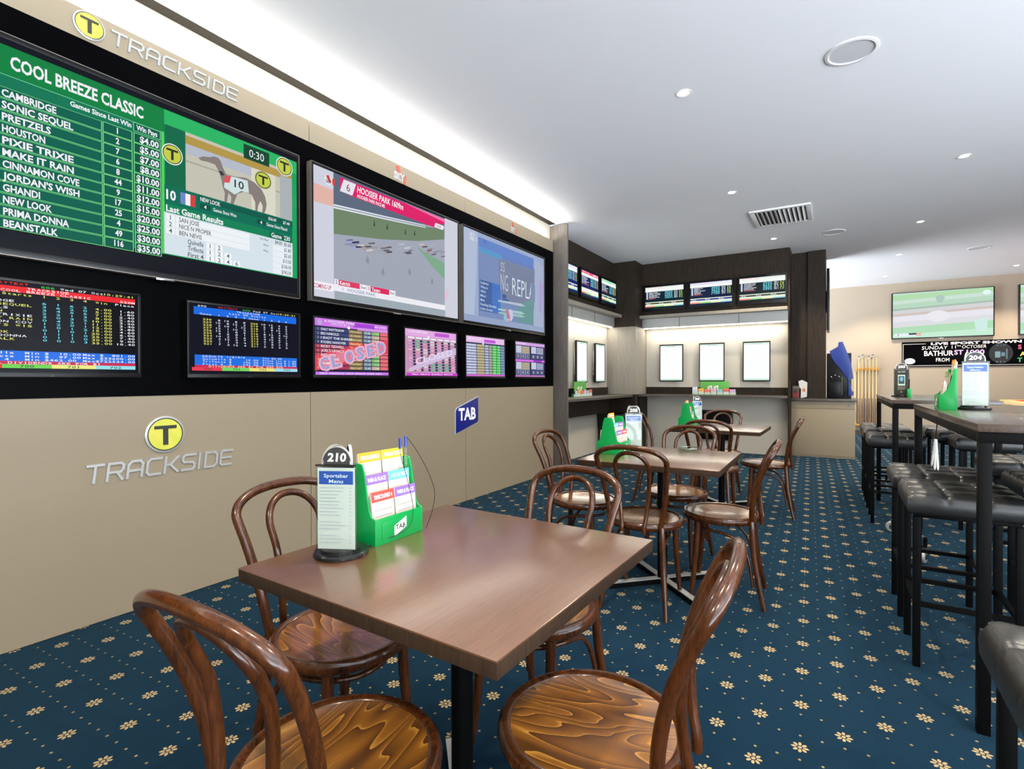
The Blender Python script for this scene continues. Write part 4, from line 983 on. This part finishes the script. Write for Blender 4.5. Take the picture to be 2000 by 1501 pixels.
def make_stool(label):
    r = thing('bar_stool', label, 'stool', (0, 0, 0), 0, 'black padded bar stools')
    h = .193; N = 28
    mb = MB(); V = []; Fc = []
    def topz(x, y):
        ex = max(0, abs(x) - (h - .026)) / .026; ey = max(0, abs(y) - (h - .026)) / .026
        e = min(1, sqrt(ex * ex + ey * ey)); z = .735 - .028 * (1 - sqrt(max(0, 1 - e * e)))
        for q in (-.064, .064):
            z -= .0085 * math.exp(-((x - q) / .007) ** 2) + .0085 * math.exp(-((y - q) / .007) ** 2)
        z += .004 * cos(x / .064 * pi) * cos(y / .064 * pi) * (1 - e)
        return z
    C_ = [-h + 2 * h * i / N for i in range(N + 1)]
    C_ = sorted(set(C_ + [-.064, .064, -.072, .072, -.056, .056])); n = len(C_)
    for y in C_:
        for x in C_: V.append((x, y, topz(x, y)))
    for j in range(n - 1):
        for i in range(n - 1): Fc.append([j * n + i, j * n + i + 1, (j + 1) * n + i + 1, (j + 1) * n + i])
    edge = [i for i in range(n)] + [j * n + n - 1 for j in range(1, n)] + [(n - 1) * n + i for i in range(n - 2, -1, -1)] + [j * n for j in range(n - 2, 0, -1)]
    prev = edge
    for z, ins in ((.685, -.002), (.655, .0), (.643, .006), (.640, .012)):
        cur = []
        for e in edge:
            x, y, _z = V[e]; cur.append(len(V)); V.append((x * (1 - ins / h), y * (1 - ins / h), z))
        for k in range(len(prev)):
            l = (k + 1) % len(prev); Fc.append([prev[k], cur[k], cur[l], prev[l]])
        prev = cur
    Fc.append(prev[::-1]); mb.add(V, Fc, M['leather']); mb.build('seat_cushion', r, 50)
    mb = MB(); q = h - .012; pp = [(-q, -q, .7235), (q, -q, .7235), (q, q, .7235), (-q, q, .7235), (-q, -q, .7235)]
    for a, b in zip(pp[:-1], pp[1:]): mb.tube([a, b], .0028, M['leather'], 6, 1)
    mb.build('piping', r)
    mb = MB(); mb.box(-.165, .165, -.165, .165, .625, .641, M['black_metal'], .001); mb.build('seat_base', r)
    for x in (-1, 1):
        for y in (-1, 1):
            mb = MB(); mb.box(x * .1725, x * .1465, y * .1725, y * .1465, 0, .626, M['black_metal'], .001); mb.build('leg', r)
    for k in range(4):
        mb = MB(); R_ = Matrix.Rotation(k * pi / 2, 3, 'Z'); mb.obox(R_ @ Vector((0, .16, .262)), (.147, .0095, .0095), R_, M['black_metal']); mb.build('footrest', r)
    return r
ST = [(3.556, 2.905, 'black padded bar stool on the aisle side of the near bar table, nearer the camera'),
      (3.550, 3.44, 'black padded bar stool on aisle side of near bar table, second from the camera'),
      (3.535, 5.45, 'black bar stool on the aisle side of the far bar table, nearest of three'),
      (3.53, 6.05, 'black bar stool on the aisle side of the far bar table, middle of three'),
      (3.53, 6.62, 'black bar stool on the aisle side of the far bar table, furthest of three'),
      (3.54, 1.17, 'big black bar stool at the lower right corner cut by the photo edge'),
      (4.045, 3.50, 'black bar stool on the wall side of the near bar table, nearer the camera'),
      (4.06, 4.19, 'black bar stool on the wall side of the near bar table, further one'),
      (4.12, 5.56, 'black bar stool on the wall side of the far bar table, nearest of three'),
      (4.07, 6.03, 'black bar stool on the wall side of the far bar table, middle of three'),
      (4.04, 6.54, 'black bar stool on the wall side of the far bar table, furthest of three')]
s0 = make_stool(ST[0][2]); s0.location = (ST[0][0], ST[0][1], 0)
for x, y, lb in ST[1:]: dup(s0, (x, y, 0), 0, lb)

def castor(x, y, rz, lb):
    r = thing('castor_wheel', lb, 'castor', (x, y, 0), rz, 'chrome castor wheels under the bar tables')
    mb = MB(lambda a, b, c: (a, c, b)); mb.ring([(.014, -.014), (.036, -.014), (.042, -.008), (.042, .008), (.036, .014), (.014, .014)], M['steel'], 28, (0, .042, 0)); mb.lathe([(.02, -.015), (.02, .015)], M['chrome'], 20, (0, .042, 0)); mb.build('wheel', r)
    mb = MB(); mb.box(-.006, .055, -.026, .026, .094, .1, M['chrome'], .002); mb.box(-.008, .03, .018, .022, .03, .096, M['chrome'], .002); mb.box(-.008, .03, -.022, -.018, .03, .096, M['chrome'], .002); mb.build('fork', r)
    mb = MB(); mb.lathe([(.012, .1), (.012, .16), (0, .16)], M['black_metal'], 14, (.035, 0, 0)); mb.build('stem', r)
castor(3.49, 5.05, 0, 'chrome castor wheel on the carpet left of the second stool legs'); castor(3.555, 7.0, 0, 'distant small castor wheel seen between the far stool rungs'); castor(3.60, 4.3, 1.2, 'castor wheel half hidden by the front leg of the nearest aisle stool')

# ================================================================== THINGS ON THE TABLES
PAPERW = M['paper']
SLIP = plain('cream_slip_paper', (198, 188, 176), .85)
def make_holder(label, loc, rz, L=.19, single=False):
    r = thing('slip_holder', label, 'slip holder', loc, rz, 'green betting slip holders')
    G = M['green']
    half = [(.075, 0), (.075, .072), (.06, .078), (.052, .092), (.044, .13), (.034, .19), (.026, .215), (.02, .22)]
    prof = half + [(-x, z) for x, z in half[::-1]]
    HX = .075
    if single: HX = .035; prof = [(.035, 0), (.035, .07), (.02, .078), (.004, .10), (-.012, .15), (-.02, .2), (-.035, .2), (-.035, 0)]
    for s_ in (-1, 1):
        mb = MB(); mb.prism(prof, s_ * L / 2, s_ * (L / 2 - .005), 'y', G, .0015); mb.build('side_panel', r)
    for s_ in ((1,) if single else (-1, 1)):
        mb = MB(); mb.box(s_ * HX, s_ * (HX - .004), -L / 2 + .004, L / 2 - .004, 0, .072, G, .001)
        mb.box(s_ * (HX + .0015), s_ * HX, -L / 2 + .025, L / 2 - .025, .012, .06, G, .0008); f_ = mb.build('front_lip', r)
        T_ = TX if s_ > 0 else TXN
        sc = Scr(.05, .05, paint, .00015); sc.poly([(.02, .38), (.98, .02), (.98, .62), (.02, .98)], (240, 242, 236)); sc.text('TAB', .5, .5, .26, (30, 44, 40), al='C', w=.78, bold=.03); sc.build('lip_mark', f_, T_, (0, .036, HX + .0017))
    mb = MB(); mb.box(-HX + .004, HX - .004, -L / 2 + .004, L / 2 - .004, .0, .004, G); dx_ = -.0325 if single else 0; mb.box(dx_ - .0025, dx_ + .0025, -L / 2 + .004, L / 2 - .004, .004, .19, G); mb.build('divider', r)
    return r
def slip_pack(label, base, side, y, tier, col, word, name='slip_pad', w=.084, extra=0.0):
    """one pad of betting slips standing in a tier of a holder (tier 0 = front)"""
    cx, z0, h = ((.058, .006, .134), (.037, .02, .165), (.016, .03, .215))[tier]
    bx, by, bz, rz = base
    h += extra
    loc = Vector((side * cx, y, z0)); loc.rotate(Matrix.Rotation(rz, 3, 'Z'))
    r = thing(name, label, 'betting slips', (bx + loc.x, by + loc.y, bz + loc.z), rz, 'pads of betting slips in the holders')
    lean = -.10 * side
    R_ = Matrix.Rotation(lean, 3, 'Y')
    mb = MB()
    for k in range(3):
        q = R_ @ Vector((side * (.005 - .004 * k), .0015 * (k - 1), h / 2 - .0025 * k)); mb.obox(tuple(q), (.0017, w / 2, h / 2 - .0025 * k), R_, SLIP)
    for k in range(5):
        q = R_ @ Vector((side * .00695, 0, h * (.15 + .12 * k))); mb.obox(tuple(q), (.0002, w * .4, .0012), R_, paint((150, 146, 142)))
    mb.build('slips', r)
    mb = MB(); hh = .026
    q = R_ @ Vector((side * .0050, 0, h - hh / 2 + .0006)); mb.obox(tuple(q), (.0026, w / 2 + .0004, hh / 2 + .0004), R_, paint(col)); hd = mb.build('header', r)
    T_ = (lambda a, b, c: tuple(R_ @ Vector((side * (.0078 + c), side * a, h - hh / 2 + b))))
    sc = Scr(w, hh, paint, .0002); sc.text(word, .5, .5, .42, WHITE, al='C', w=.82, bold=.02); sc.build('header_print', hd, T_)
    return r
OR, YE, PU, TE, RD = (244, 148, 24), (214, 196, 34), (128, 92, 172), (92, 170, 182), (220, 66, 56)
def fill(base, side, where, packs, L):
    for (y, tier, col, word, lb) in packs: slip_pack(lb + ' ' + where, base, side, y * L / 2, tier, col, word, w=L * .44)
H1 = (1.975, 1.095, .75, 0.0)
make_holder('green slip holder on the nearest table beside menu tower 210', H1[:3], 0)
fill(H1, 1, 'of the holder on the nearest table', [(-.47, 0, RD, 'TRIFECTA/FIRST 4', 'red headed slip pad, front left'), (.47, 0, PU, 'WIN & PLACE', 'purple headed slip pad, front right'), (-.47, 1, PU, 'WIN & PLACE', 'purple headed slip pad, middle left'), (.47, 1, TE, 'ALL UP BETS', 'teal headed slip pad, middle right'), (-.47, 2, OR, 'EXACTA/QUINELLA', 'orange headed slip pad, back left'), (.47, 2, YE, 'PARLAY FORM', 'yellow headed slip pad, back right')], .19)
H2 = (1.937, 3.09, .75, 0.0)
make_holder('green slip holder on the second table, left of menu tower 208', H2[:3], 0)
fill(H2, 1, 'of the holder on the second table', [(-.47, 0, PU, 'WIN & PLACE', 'purple headed slip pad, front near side'), (.47, 0, RD, 'TRIFECTA', 'red headed slip pad, front far side'), (-.47, 1, TE, 'ALL UP', 'teal headed slip pad, middle near side'), (.47, 1, PU, 'WIN & PLACE', 'purple headed slip pad, middle far side'), (-.47, 2, OR, 'QUINELLA', 'tall orange headed slip pad, back near side')], .19)
fill(H2, -1, 'of the holder on the second table', [(-.47, 0, (226, 222, 214), 'BET', 'plain white slip pad leaning on the wall side')], .19)
H3 = (1.868, 5.33, .75, 0.0)
make_holder('green slip holder on the furthest table', H3[:3], 0)
fill(H3, 1, 'of the holder on the furthest table', [(-.47, 0, PU, 'WIN & PLACE', 'purple headed slip pad, front'), (-.47, 1, RD, 'TRIFECTA', 'red headed slip pad, middle'), (-.47, 2, OR, 'QUINELLA', 'orange headed slip pad, back')], .19)
H4 = (3.572 + .037, 3.338, 1.05, pi)
make_holder('green slip holder on the near bar table left of menu tower 204', (3.572, 3.338, 1.05), pi, .145, True)
fill(H4, 1, 'of the holder on the near bar table', [(.47, 0, (238, 180, 170), 'WIN', 'small pink headed slip pad, front'), (-.47, 1, (120, 160, 70), 'ALL UP', 'green headed slip pad, middle'), (-.47, 2, OR, 'QUINELLA', 'tall orange headed slip pad, back')], .15)

def menu_tower(num, label, loc, ang, style='menu'):
    """three-sided acrylic menu tower on a round base; ang = direction of the main card"""
    r = thing('menu_tower', label, 'menu holder', loc, ang, 'numbered menu towers')
    mb = MB(); mb.lathe([(.068, 0), (.0695, .002), (.0695, .009), (.066, .012), (.05, .012), (.05, .019), (.047, .0205), (0, .0205)], M['lid_dark'], 44); mb.build('base', r)
    w_ = .106; ap = w_ / (2 * sqrt(3))         # apothem of the triangle
    zc0, zc1 = .0215, .232
    for k in range(3):
        Rk = Matrix.Rotation(k * 2 * pi / 3, 3, 'Z')
        T_ = lambda a, b, c, Rk=Rk: tuple(Rk @ Vector((c, a, b)))
        mb = MB(T_); mb.box(-w_ * .46, w_ * .46, zc0, zc1 - .004, ap - .003, ap - .0018, PAPERW if style == 'menu' else paint((58, 44, 38))); cd = mb.build('card', r)
        sc = Scr(w_ * .92, zc1 - zc0, paint, .00008)
        if style == 'menu':
            sc.rect(.04, .06, .96, .22, (30, 76, 168)); sc.text('Sportsbar', .5, .115, .042, WHITE, al='C', w=.66, bold=.01); sc.text('Menu', .5, .182, .042, WHITE, al='C', w=.38, bold=.01)
            rnd = random.Random(k)
            for i in range(17):
                if i in (9, 13): continue
                v = .262 + .041 * i
                sc.rect(.05, v - .005, .05 + rnd.uniform(.35, .75), v + .004, (176, 176, 182)); sc.rect(.86, v - .006, .92, v + .005, (186, 180, 184))
        else:
            sc.text('Free WiFi', .5, .10, .04, WHITE, al='C', w=.5, bold=.02); sc.rect(.25, .22, .75, .65, (226, 222, 214)); sc.rect(.30, .27, .70, .58, (60, 74, 84)); sc.ell(.5, .39, .13, .09, (130, 176, 214))
            for i in range(4): sc.rect(.22, .70 + .035 * i, .78, .715 + .035 * i, (176, 150, 136))
            sc.text('Bar', .5, .90, .03, WHITE, al='C', w=.16, bold=.03)
        sc.build('card_print', cd, T_, (0, (zc0 + zc1) / 2, ap - .0016))
        mb = MB(T_); mb.box(-w_ / 2, w_ / 2, zc0, zc1, ap - .0005, ap + .0015, M['acrylic']); mb.build('acrylic_pane', r)
    tri = [(2 * ap * 1.02 * cos(pi / 3 + k * 2 * pi / 3), 2 * ap * 1.02 * sin(pi / 3 + k * 2 * pi / 3)) for k in range(3)]
    mb = MB(); mb.prism(tri, zc1, zc1 + .004, 'z', M['lid_dark']); mb.build('top_plate', r)
    for k in range(3):
        Rk = Matrix.Rotation(k * 2 * pi / 3, 3, 'Z'); T_ = lambda a, b, c, Rk=Rk: tuple(Rk @ Vector((c, a, b)))
        R_ = .038; z0 = zc1 + .004
        arc = [(R_ * cos(pi * i / 20), z0 + R_ * 1.15 * sin(pi * i / 20)) for i in range(21)]
        mb = MB(T_); mb.prism(arc, ap - .012, ap - .006, 'z', paint((44, 46, 44)))
        o_ = [(R_ * 1.06 * cos(pi * i / 20), z0 + R_ * 1.22 * sin(pi * i / 20)) for i in range(21)]
        for i in range(20): mb.add([(arc[i][0], arc[i][1], ap - .0055), (o_[i][0], o_[i][1], ap - .0055), (o_[i + 1][0], o_[i + 1][1], ap - .0055), (arc[i + 1][0], arc[i + 1][1], ap - .0055), (arc[i][0], arc[i][1], ap - .0125), (o_[i][0], o_[i][1], ap - .0125), (o_[i + 1][0], o_[i + 1][1], ap - .0125), (arc[i + 1][0], arc[i + 1][1], ap - .0125)], [[0, 1, 2, 3], [7, 6, 5, 4], [1, 5, 6, 2]], M['steel'])
        dm = mb.build('number_dome', r)
        sc = Scr(.06, .03, paint, .0001); sc.text(num, .5, .5, .68, (244, 240, 228), al='C', w=.82, bold=.03, shear=.1); sc.build('number_print', dm, T_, (0, z0 + .018, ap - .0058))
    return r
menu_tower('210', 'clear menu tower numbered 210 on the nearest table', (2.012, .918, .75), radians(-64))
menu_tower('208', 'menu tower numbered 208 on the second table', (2.00, 3.27, .75), radians(-66))
menu_tower('206', 'menu tower with chrome dome on the furthest table behind the green slip holder', (1.90, 5.525, .75), radians(-50))
menu_tower('204', 'menu tower numbered 204 on the near bar table, in front of the chalk board', (3.682, 3.375, 1.05), radians(-84))
menu_tower('205', 'dark brown tower with a phone picture on the far bar table', (3.585, 5.5, 1.05), radians(-92), 'advert')

def pen(label, tip, top, body, cap, cord, name='pen', group='pens tied on cords'):
    r = thing(name, label, 'pen', tip, 0, group)
    d = Vector(top) - Vector(tip)
    mb = MB(); mb.tube([(0, 0, 0), tuple(d * .08)], [.0012, .0042], body, 10, 1); mb.tube([tuple(d * .08), tuple(d * .86)], .0042, body, 10, 1); mb.build('barrel', r)
    mb = MB(); mb.tube([tuple(d * .86), tuple(d)], [.0046, .0040], cap, 10, 1); mb.build('cap', r)
    if cord:
        mb = MB(); mb.tube([tuple(Vector(p) - Vector(tip)) for p in cord], .0009, M['black_plastic'], 6, 5); mb.build('cord', r)
    return r
BLC = plain('blue_pen_cap', (36, 60, 160), .35)
pen('clear pen with blue cap at the back right of the near slip holder', (2.0, 1.176, .80), (1.99, 1.182, 1.03), M['acrylic'], BLC, [(1.99, 1.182, 1.03), (2.0, 1.205, 1.0), (2.025, 1.235, .93), (2.05, 1.245, .86), (2.055, 1.228, .80), (2.05, 1.205, .752)])
pen('second clear pen with blue cap standing inside the near slip holder', (1.995, 1.16, .80), (1.985, 1.163, 1.025), M['acrylic'], BLC, [(1.985, 1.163, 1.025), (2.03, 1.12, .98), (2.06, 1.12, .90), (2.058, 1.14, .82), (2.066, 1.10, .775), (2.03, .990, .752)])
for i, (dy, dz) in enumerate(((-.085, -.128), (-.005, -.14), (.075, -.135))):
    top = Vector((3.496, 3.05 + .012 * i - .02, .925)); tip = top + Vector((-.004, dy, dz))
    pen(['white pen hanging on a cord from the near bar table, nearest the camera', 'white pen hanging from the near bar table, middle of three', 'white pen hanging from the near bar table, furthest of three'][i], tuple(tip), tuple(top), M['white_plastic'], M['white_plastic'],
        [tuple(top), (3.502, 3.05 + .012 * i, .98), (3.507, 3.08, 1.03), (3.51, 3.12 + .01 * i, 1.0525), (3.52, 3.255, 1.052)], group='white pens hanging from the near bar table')
r = thing('pen_cup', 'small green pen cup at the right of the phone advert tower', 'pen holder', (3.63, 5.42, 1.05))
mb = MB(); mb.box(-.014, .014, -.03, .03, 0, .07, M['green'], .002); mb.build('cup', r)
mb = MB(); mb.tube([(0, 0, .02), (.002, 0, .15)], .004, M['black_plastic'], 8, 1); mb.build('stylus', r)
r = thing('glass_dish', 'clear glass dish near the far edge of the second table', 'dish', (2.315, 3.405, .75))
mb = MB(); mb.lathe([(.045, 0), (.055, .006), (.062, .018), (.058, .018), (.05, .008), (0, .005)], M['acrylic'], 40); mb.build('bowl', r)
mb = MB(); mb.ring([(.057, .017), (.0625, .017), (.0625, .0195), (.057, .0195)], M['chrome'], 40); mb.build('rim', r)

# ------------------------------------------------------------------ on the counters
def slip_rack(label, loc, T, n, w, where, header):
    r = thing('slip_rack', label, 'slip rack', loc, 0, 'slip racks on the nook counters')
    W_ = n * w
    mb = MB(T); mb.box(-W_ / 2, W_ / 2, 0, .004, -.04, .04, M['green']); mb.box(-W_ / 2, W_ / 2, 0, .05, -.04, -.036, M['green']); mb.build('tray', r)
    mb = MB(T); mb.box(header[0], header[1], .05, .222, -.046, -.0405, plain('leaf_green_board', (92, 170, 74), .5), .001); hb = mb.build('header_board', r)
    sc = Scr(header[1] - header[0], .172, paint, .0003)
    for u in (.33, .55): sc.poly([(u - .08, .5), (u + .08, .38), (u + .08, .78), (u - .08, .9)], (222, 232, 214)); sc.text('TAB', u, .64, .16, (90, 110, 90), al='C', w=.11, bold=.02)
    sc.build('header_print', hb, T, ((header[0] + header[1]) / 2, .136, -.0403))
    cols = [(196, 206, 216), (236, 180, 90), (232, 120, 110), (222, 170, 190), (150, 196, 206), (226, 110, 90), (196, 164, 208), (226, 206, 96)]
    for k in range(n):
        c = cols[k % len(cols)]; a = -W_ / 2 + w * (k + .5)
        p = T(a, .0045, 0)
        q = thing('slip_pad', ('%s slip pad, %s of the slip rack %s' % (['grey blue', 'amber', 'red', 'pink', 'pale teal', 'orange red', 'lilac', 'yellow'][k % 8], ['first from the left', 'second from the left', 'third from the left', 'fourth from the left', 'fifth from the left', 'sixth from the left', 'seventh from the left'][k], where)), 'betting slips', tuple(Vector(loc) + Vector(p)), 0, 'slip pads on the nook counters')
        mb = MB(T); mb.box(-w * .45, w * .45, 0, .085 + .012 * (k % 2), -.012, .012, PAPERW, .001); mb.build('slips', q)
        mb = MB(T); mb.box(-w * .45, w * .45, .035 + .012 * (k % 2), .0855 + .012 * (k % 2), -.0125, .0125, paint(c), .001); mb.build('header', q)
slip_rack('row of coloured slips with a green board on the back counter', (1.405, 9.10, .948), TY, 7, .098, 'on the back counter', (-.215, .232))
slip_rack('row of coloured slips with a green board on the left counter', (-.10, 7.22, .948), TX, 6, .105, 'on the left counter', (-.22, .20))
r = thing('card_stand', 'small white card stand left of the back slip rack', 'card', (1.10, 9.14, .948))
mb = MB(); mb.box(-.04, .04, -.004, .004, .0, .125, paint((214, 222, 218)), .001); mb.box(-.04, .04, -.02, .02, 0, .004, M['black_plastic']); mb.build('card', r)
# black machine with a blue cover, box and folded card on the cabinet
r = thing('vending_machine', 'black machine with a raised blue cover on the cabinet right of the dark pillar', 'machine', (3.09, 9.50, .9))
mb = MB(); mb.box(-.088, .235, -.02, .34, 0, .70, M['black_plastic'], .012); mb.box(-.06, .10, -.045, -.02, .03, .26, M['black_plastic'], .006); mb.build('body', r)
pts = [(850, 430), (1000, 350), (1010, 270), (1085, 265), (1130, 370), (1190, 520), (1230, 640), (1258, 790), (1275, 930), (1195, 960), (1260, 1165), (1285, 1160), (1280, 1230), (1190, 1240), (1185, 960), (1100, 830), (1030, 740), (950, 650), (880, 540)]
poly = [(2.996 + (1530 + x / 9.38 - 1614) * .00677 - 3.09, 1.775 - (640 + y / 9.38 - 668) * .00795 - .9) for x, y in pts]
mb = MB(); mb.prism(poly, -.05, .32, 'y', M['blue_cover'], .004); mb.build('cover', r)
mb = MB()
for x, z in ((-.03, .32), (.02, .345), (.07, .325)): mb.tube([(x - .02, -.05, z), (x, -.062, z + .02), (x + .02, -.05, z)], .005, M['chrome'], 8, 4)
mb.tube([(.112, -.05, .06), (.112, -.05, .34)], .006, M['chrome'], 8, 1); mb.build('chrome_fittings', r)
r = thing('display_box', 'small dark red and grey box on the cabinet beside the white folded card', 'box', (2.585, 9.405, .9))
mb = MB(); mb.box(-.048, .048, -.03, .03, 0, .2, paint((84, 70, 64)), .002); b_ = mb.build('carton', r)
sc = Scr(.09, .19, paint, .0002); sc.rect(.05, .04, .95, .22, (120, 104, 90)); sc.rect(.08, .55, .92, .92, (150, 44, 44)); sc.ell(.5, .5, .2, .06, (40, 30, 30)); sc.build('carton_print', r, TY, (0, .1, .0302))
r = thing('folded_card', 'white folded advertising card standing on the cabinet', 'card', (2.682, 9.42, .9))
mb = MB(); mb.prism([(-.03, 0), (.055, .02), (.062, .25), (-.01, .29), (-.062, .27), (-.05, .17), (-.025, .15)], -.003, .003, 'y', PAPERW); mb.prism([(-.03, 0), (.055, .02), (.055, .024), (-.03, .004)], -.003, .05, 'y', PAPERW); mb.build('card', r)
mb = MB(); mb.prism([(-.01, .11), (.03, .10), (.035, .15), (.0, .16)], -.004, -.003, 'y', paint((206, 120, 90))); mb.build('card_print', r)
# under the counters
r = thing('waste_bin', 'black tapered waste bin under the left counter', 'bin', (-.03, 8.32, 0))
mb = MB()
q0, q1, h_ = .165, .20, .64
mb.add([(-q0, -q0, 0), (q0, -q0, 0), (q0, q0, 0), (-q0, q0, 0), (-q1, -q1, h_), (q1, -q1, h_), (q1, q1, h_), (-q1, q1, h_), (-q1 + .01, -q1 + .01, h_), (q1 - .01, -q1 + .01, h_), (q1 - .01, q1 - .01, h_), (-q1 + .01, q1 - .01, h_), (-q0 + .01, -q0 + .01, .01), (q0 - .01, -q0 + .01, .01), (q0 - .01, q0 - .01, .01), (-q0 + .01, q0 - .01, .01)],
       [[3, 2, 1, 0], [0, 1, 5, 4], [1, 2, 6, 5], [2, 3, 7, 6], [3, 0, 4, 7], [4, 5, 9, 8], [5, 6, 10, 9], [6, 7, 11, 10], [7, 4, 8, 11], [8, 9, 13, 12], [9, 10, 14, 13], [10, 11, 15, 14], [11, 8, 12, 15], [12, 13, 14, 15]], M['black_plastic'])
mb.build('bin_body', r, 20)
mb = MB(); mb.lathe([(.012, 0), (.012, .004), (0, .004)], M['steel'], 12); e_ = mb.build('badge', r, loc=(-.02, -.2005, .58)); e_.rotation_euler = (pi / 2, 0, 0)
r = thing('wall_box', 'dark box fixed to the wall under the back counter, behind the furthest chairs', 'box', (1.42, 9.22, 0))
mb = MB(); mb.box(-.27, .27, -.07, 0, .2, .69, M['black_plastic'], .004); mb.build('casing', r)
mb = MB(); mb.box(-.25, .25, -.075, -.07, .22, .67, M['black_metal'], .002); mb.build('cover_plate', r)

# ------------------------------------------------------------------ far end of the room
r = thing('cue_rack', 'golden wooden cue rack on the far cream wall', 'rack', (3.71, 13.6, 0))
mb = MB()
mb.box(-.2, .2, -.02, 0, 1.375, 1.445, M['rack_wood'], .003)
for i in range(7): mb.box(-.198 + .0633 * i, -.182 + .0633 * i + .004, -.075, -.02, 1.385, 1.435, M['rack_wood'], .004)
mb.build('rail', r)
mb = MB(); mb.box(-.22, .22, -.11, 0, .2, .235, M['rack_wood'], .004); mb.build('base_shelf', r)
mb = MB(); mb.box(-.235, -.205, -.02, 0, .1, 1.35, M['cue_wood'], .002); mb.build('side_strip', r)
def cue(x, lb):
    r = thing('pool_cue', lb, 'cue', (x, 13.545, .235), 0, 'cues standing in the cue rack')
    mb = MB(); mb.lathe([(.0125, .55), (.0115, .8), (.0085, 1.2), (.0065, 1.44), (.0, 1.44)], M['cue_wood'], 14); mb.build('shaft', r)
    mb = MB(); mb.lathe([(.0175, 0), (.0180, .02), (.0165, .3), (.0130, .55)], M['butt_wood'], 14); b_ = mb.build('butt', r)
    mb = MB(); mb.tube([(0, -.0155, .02), (0, -.0075, .56)], [.0035, .0070], M['cue_wood'], 8, 1); mb.build('splice', b_)
    mb = MB(); mb.lathe([(.0066, 1.425), (.0066, 1.45), (0, 1.452)], M['blue_cover'], 10); mb.build('tip', r)
for i in range(6): cue(3.71 - .158 + .0633 * i, 'pale pool cue in the rack, %s from the left' % ['first', 'second', 'third', 'fourth', 'fifth', 'sixth'][i])
for x, lb, k in ((3.59, 'thin rest with a dark cross head at the left of the cue rack', 1), (3.765, 'thin rest with a dark cross head in the middle of the cue rack', -1)):
    r = thing('cue_rest', lb, 'cue rest', (x, 13.578, .235), 0, 'rests in the cue rack')
    mb = MB(); mb.tube([(0, 0, 0), (0, 0, 1.44)], .006, M['cue_wood'], 8, 1); mb.build('rod', r)
    mb = MB(); mb.tube([(-.05, -.012, 1.40), (.05, -.012, 1.47)], .005, M['chrome'], 8, 1); mb.tube([(-.045, -.012, 1.47), (.045, -.012, 1.40)], .005, M['black_metal'], 8, 1); mb.tube([(.02, -.012, 1.47), (.05, -.012, 1.49)], .008, M['black_metal'], 8, 1); mb.build('cross_head', r)
r = thing('pool_table', 'pool table with pale wooden rail and red cloth at the far right', 'pool table', (6.75, 11.6, 0))
RW = M['cue_wood']; CL = plain('red_pool_cloth', (190, 60, 56), .9)
mb = MB(); mb.box(-1.1, 1.1, -.6, .6, .78, .80, CL); mb.build('cloth_bed', r)
mb = MB(); mb.box(-1.18, -1.08, -.68, .68, .77, .84, RW, .008); mb.box(1.08, 1.18, -.68, .68, .77, .84, RW, .008); mb.box(-1.08, 1.08, -.68, -.58, .77, .84, RW, .008); mb.box(-1.08, 1.08, .58, .68, .77, .84, RW, .008); mb.build('rail', r)
mb = MB(); mb.box(-1.08, -1.04, -.58, .58, .80, .835, CL, .006); mb.box(1.04, 1.08, -.58, .58, .80, .835, CL, .006); mb.box(-1.04, 1.04, -.58, -.54, .80, .835, CL, .006); mb.box(-1.04, 1.04, .54, .58, .80, .835, CL, .006); mb.build('cushion', r)
mb = MB(); mb.box(-1.08, 1.08, -.58, .58, .56, .77, M['dark_wood_h'], .005); mb.build('body', r)
for x in (-.95, .95):
    for y in (-.45, .45):
        mb = MB(); mb.box(x - .07, x + .07, y - .07, y + .07, 0, .56, M['dark_wood'], .006); mb.build('leg', r)
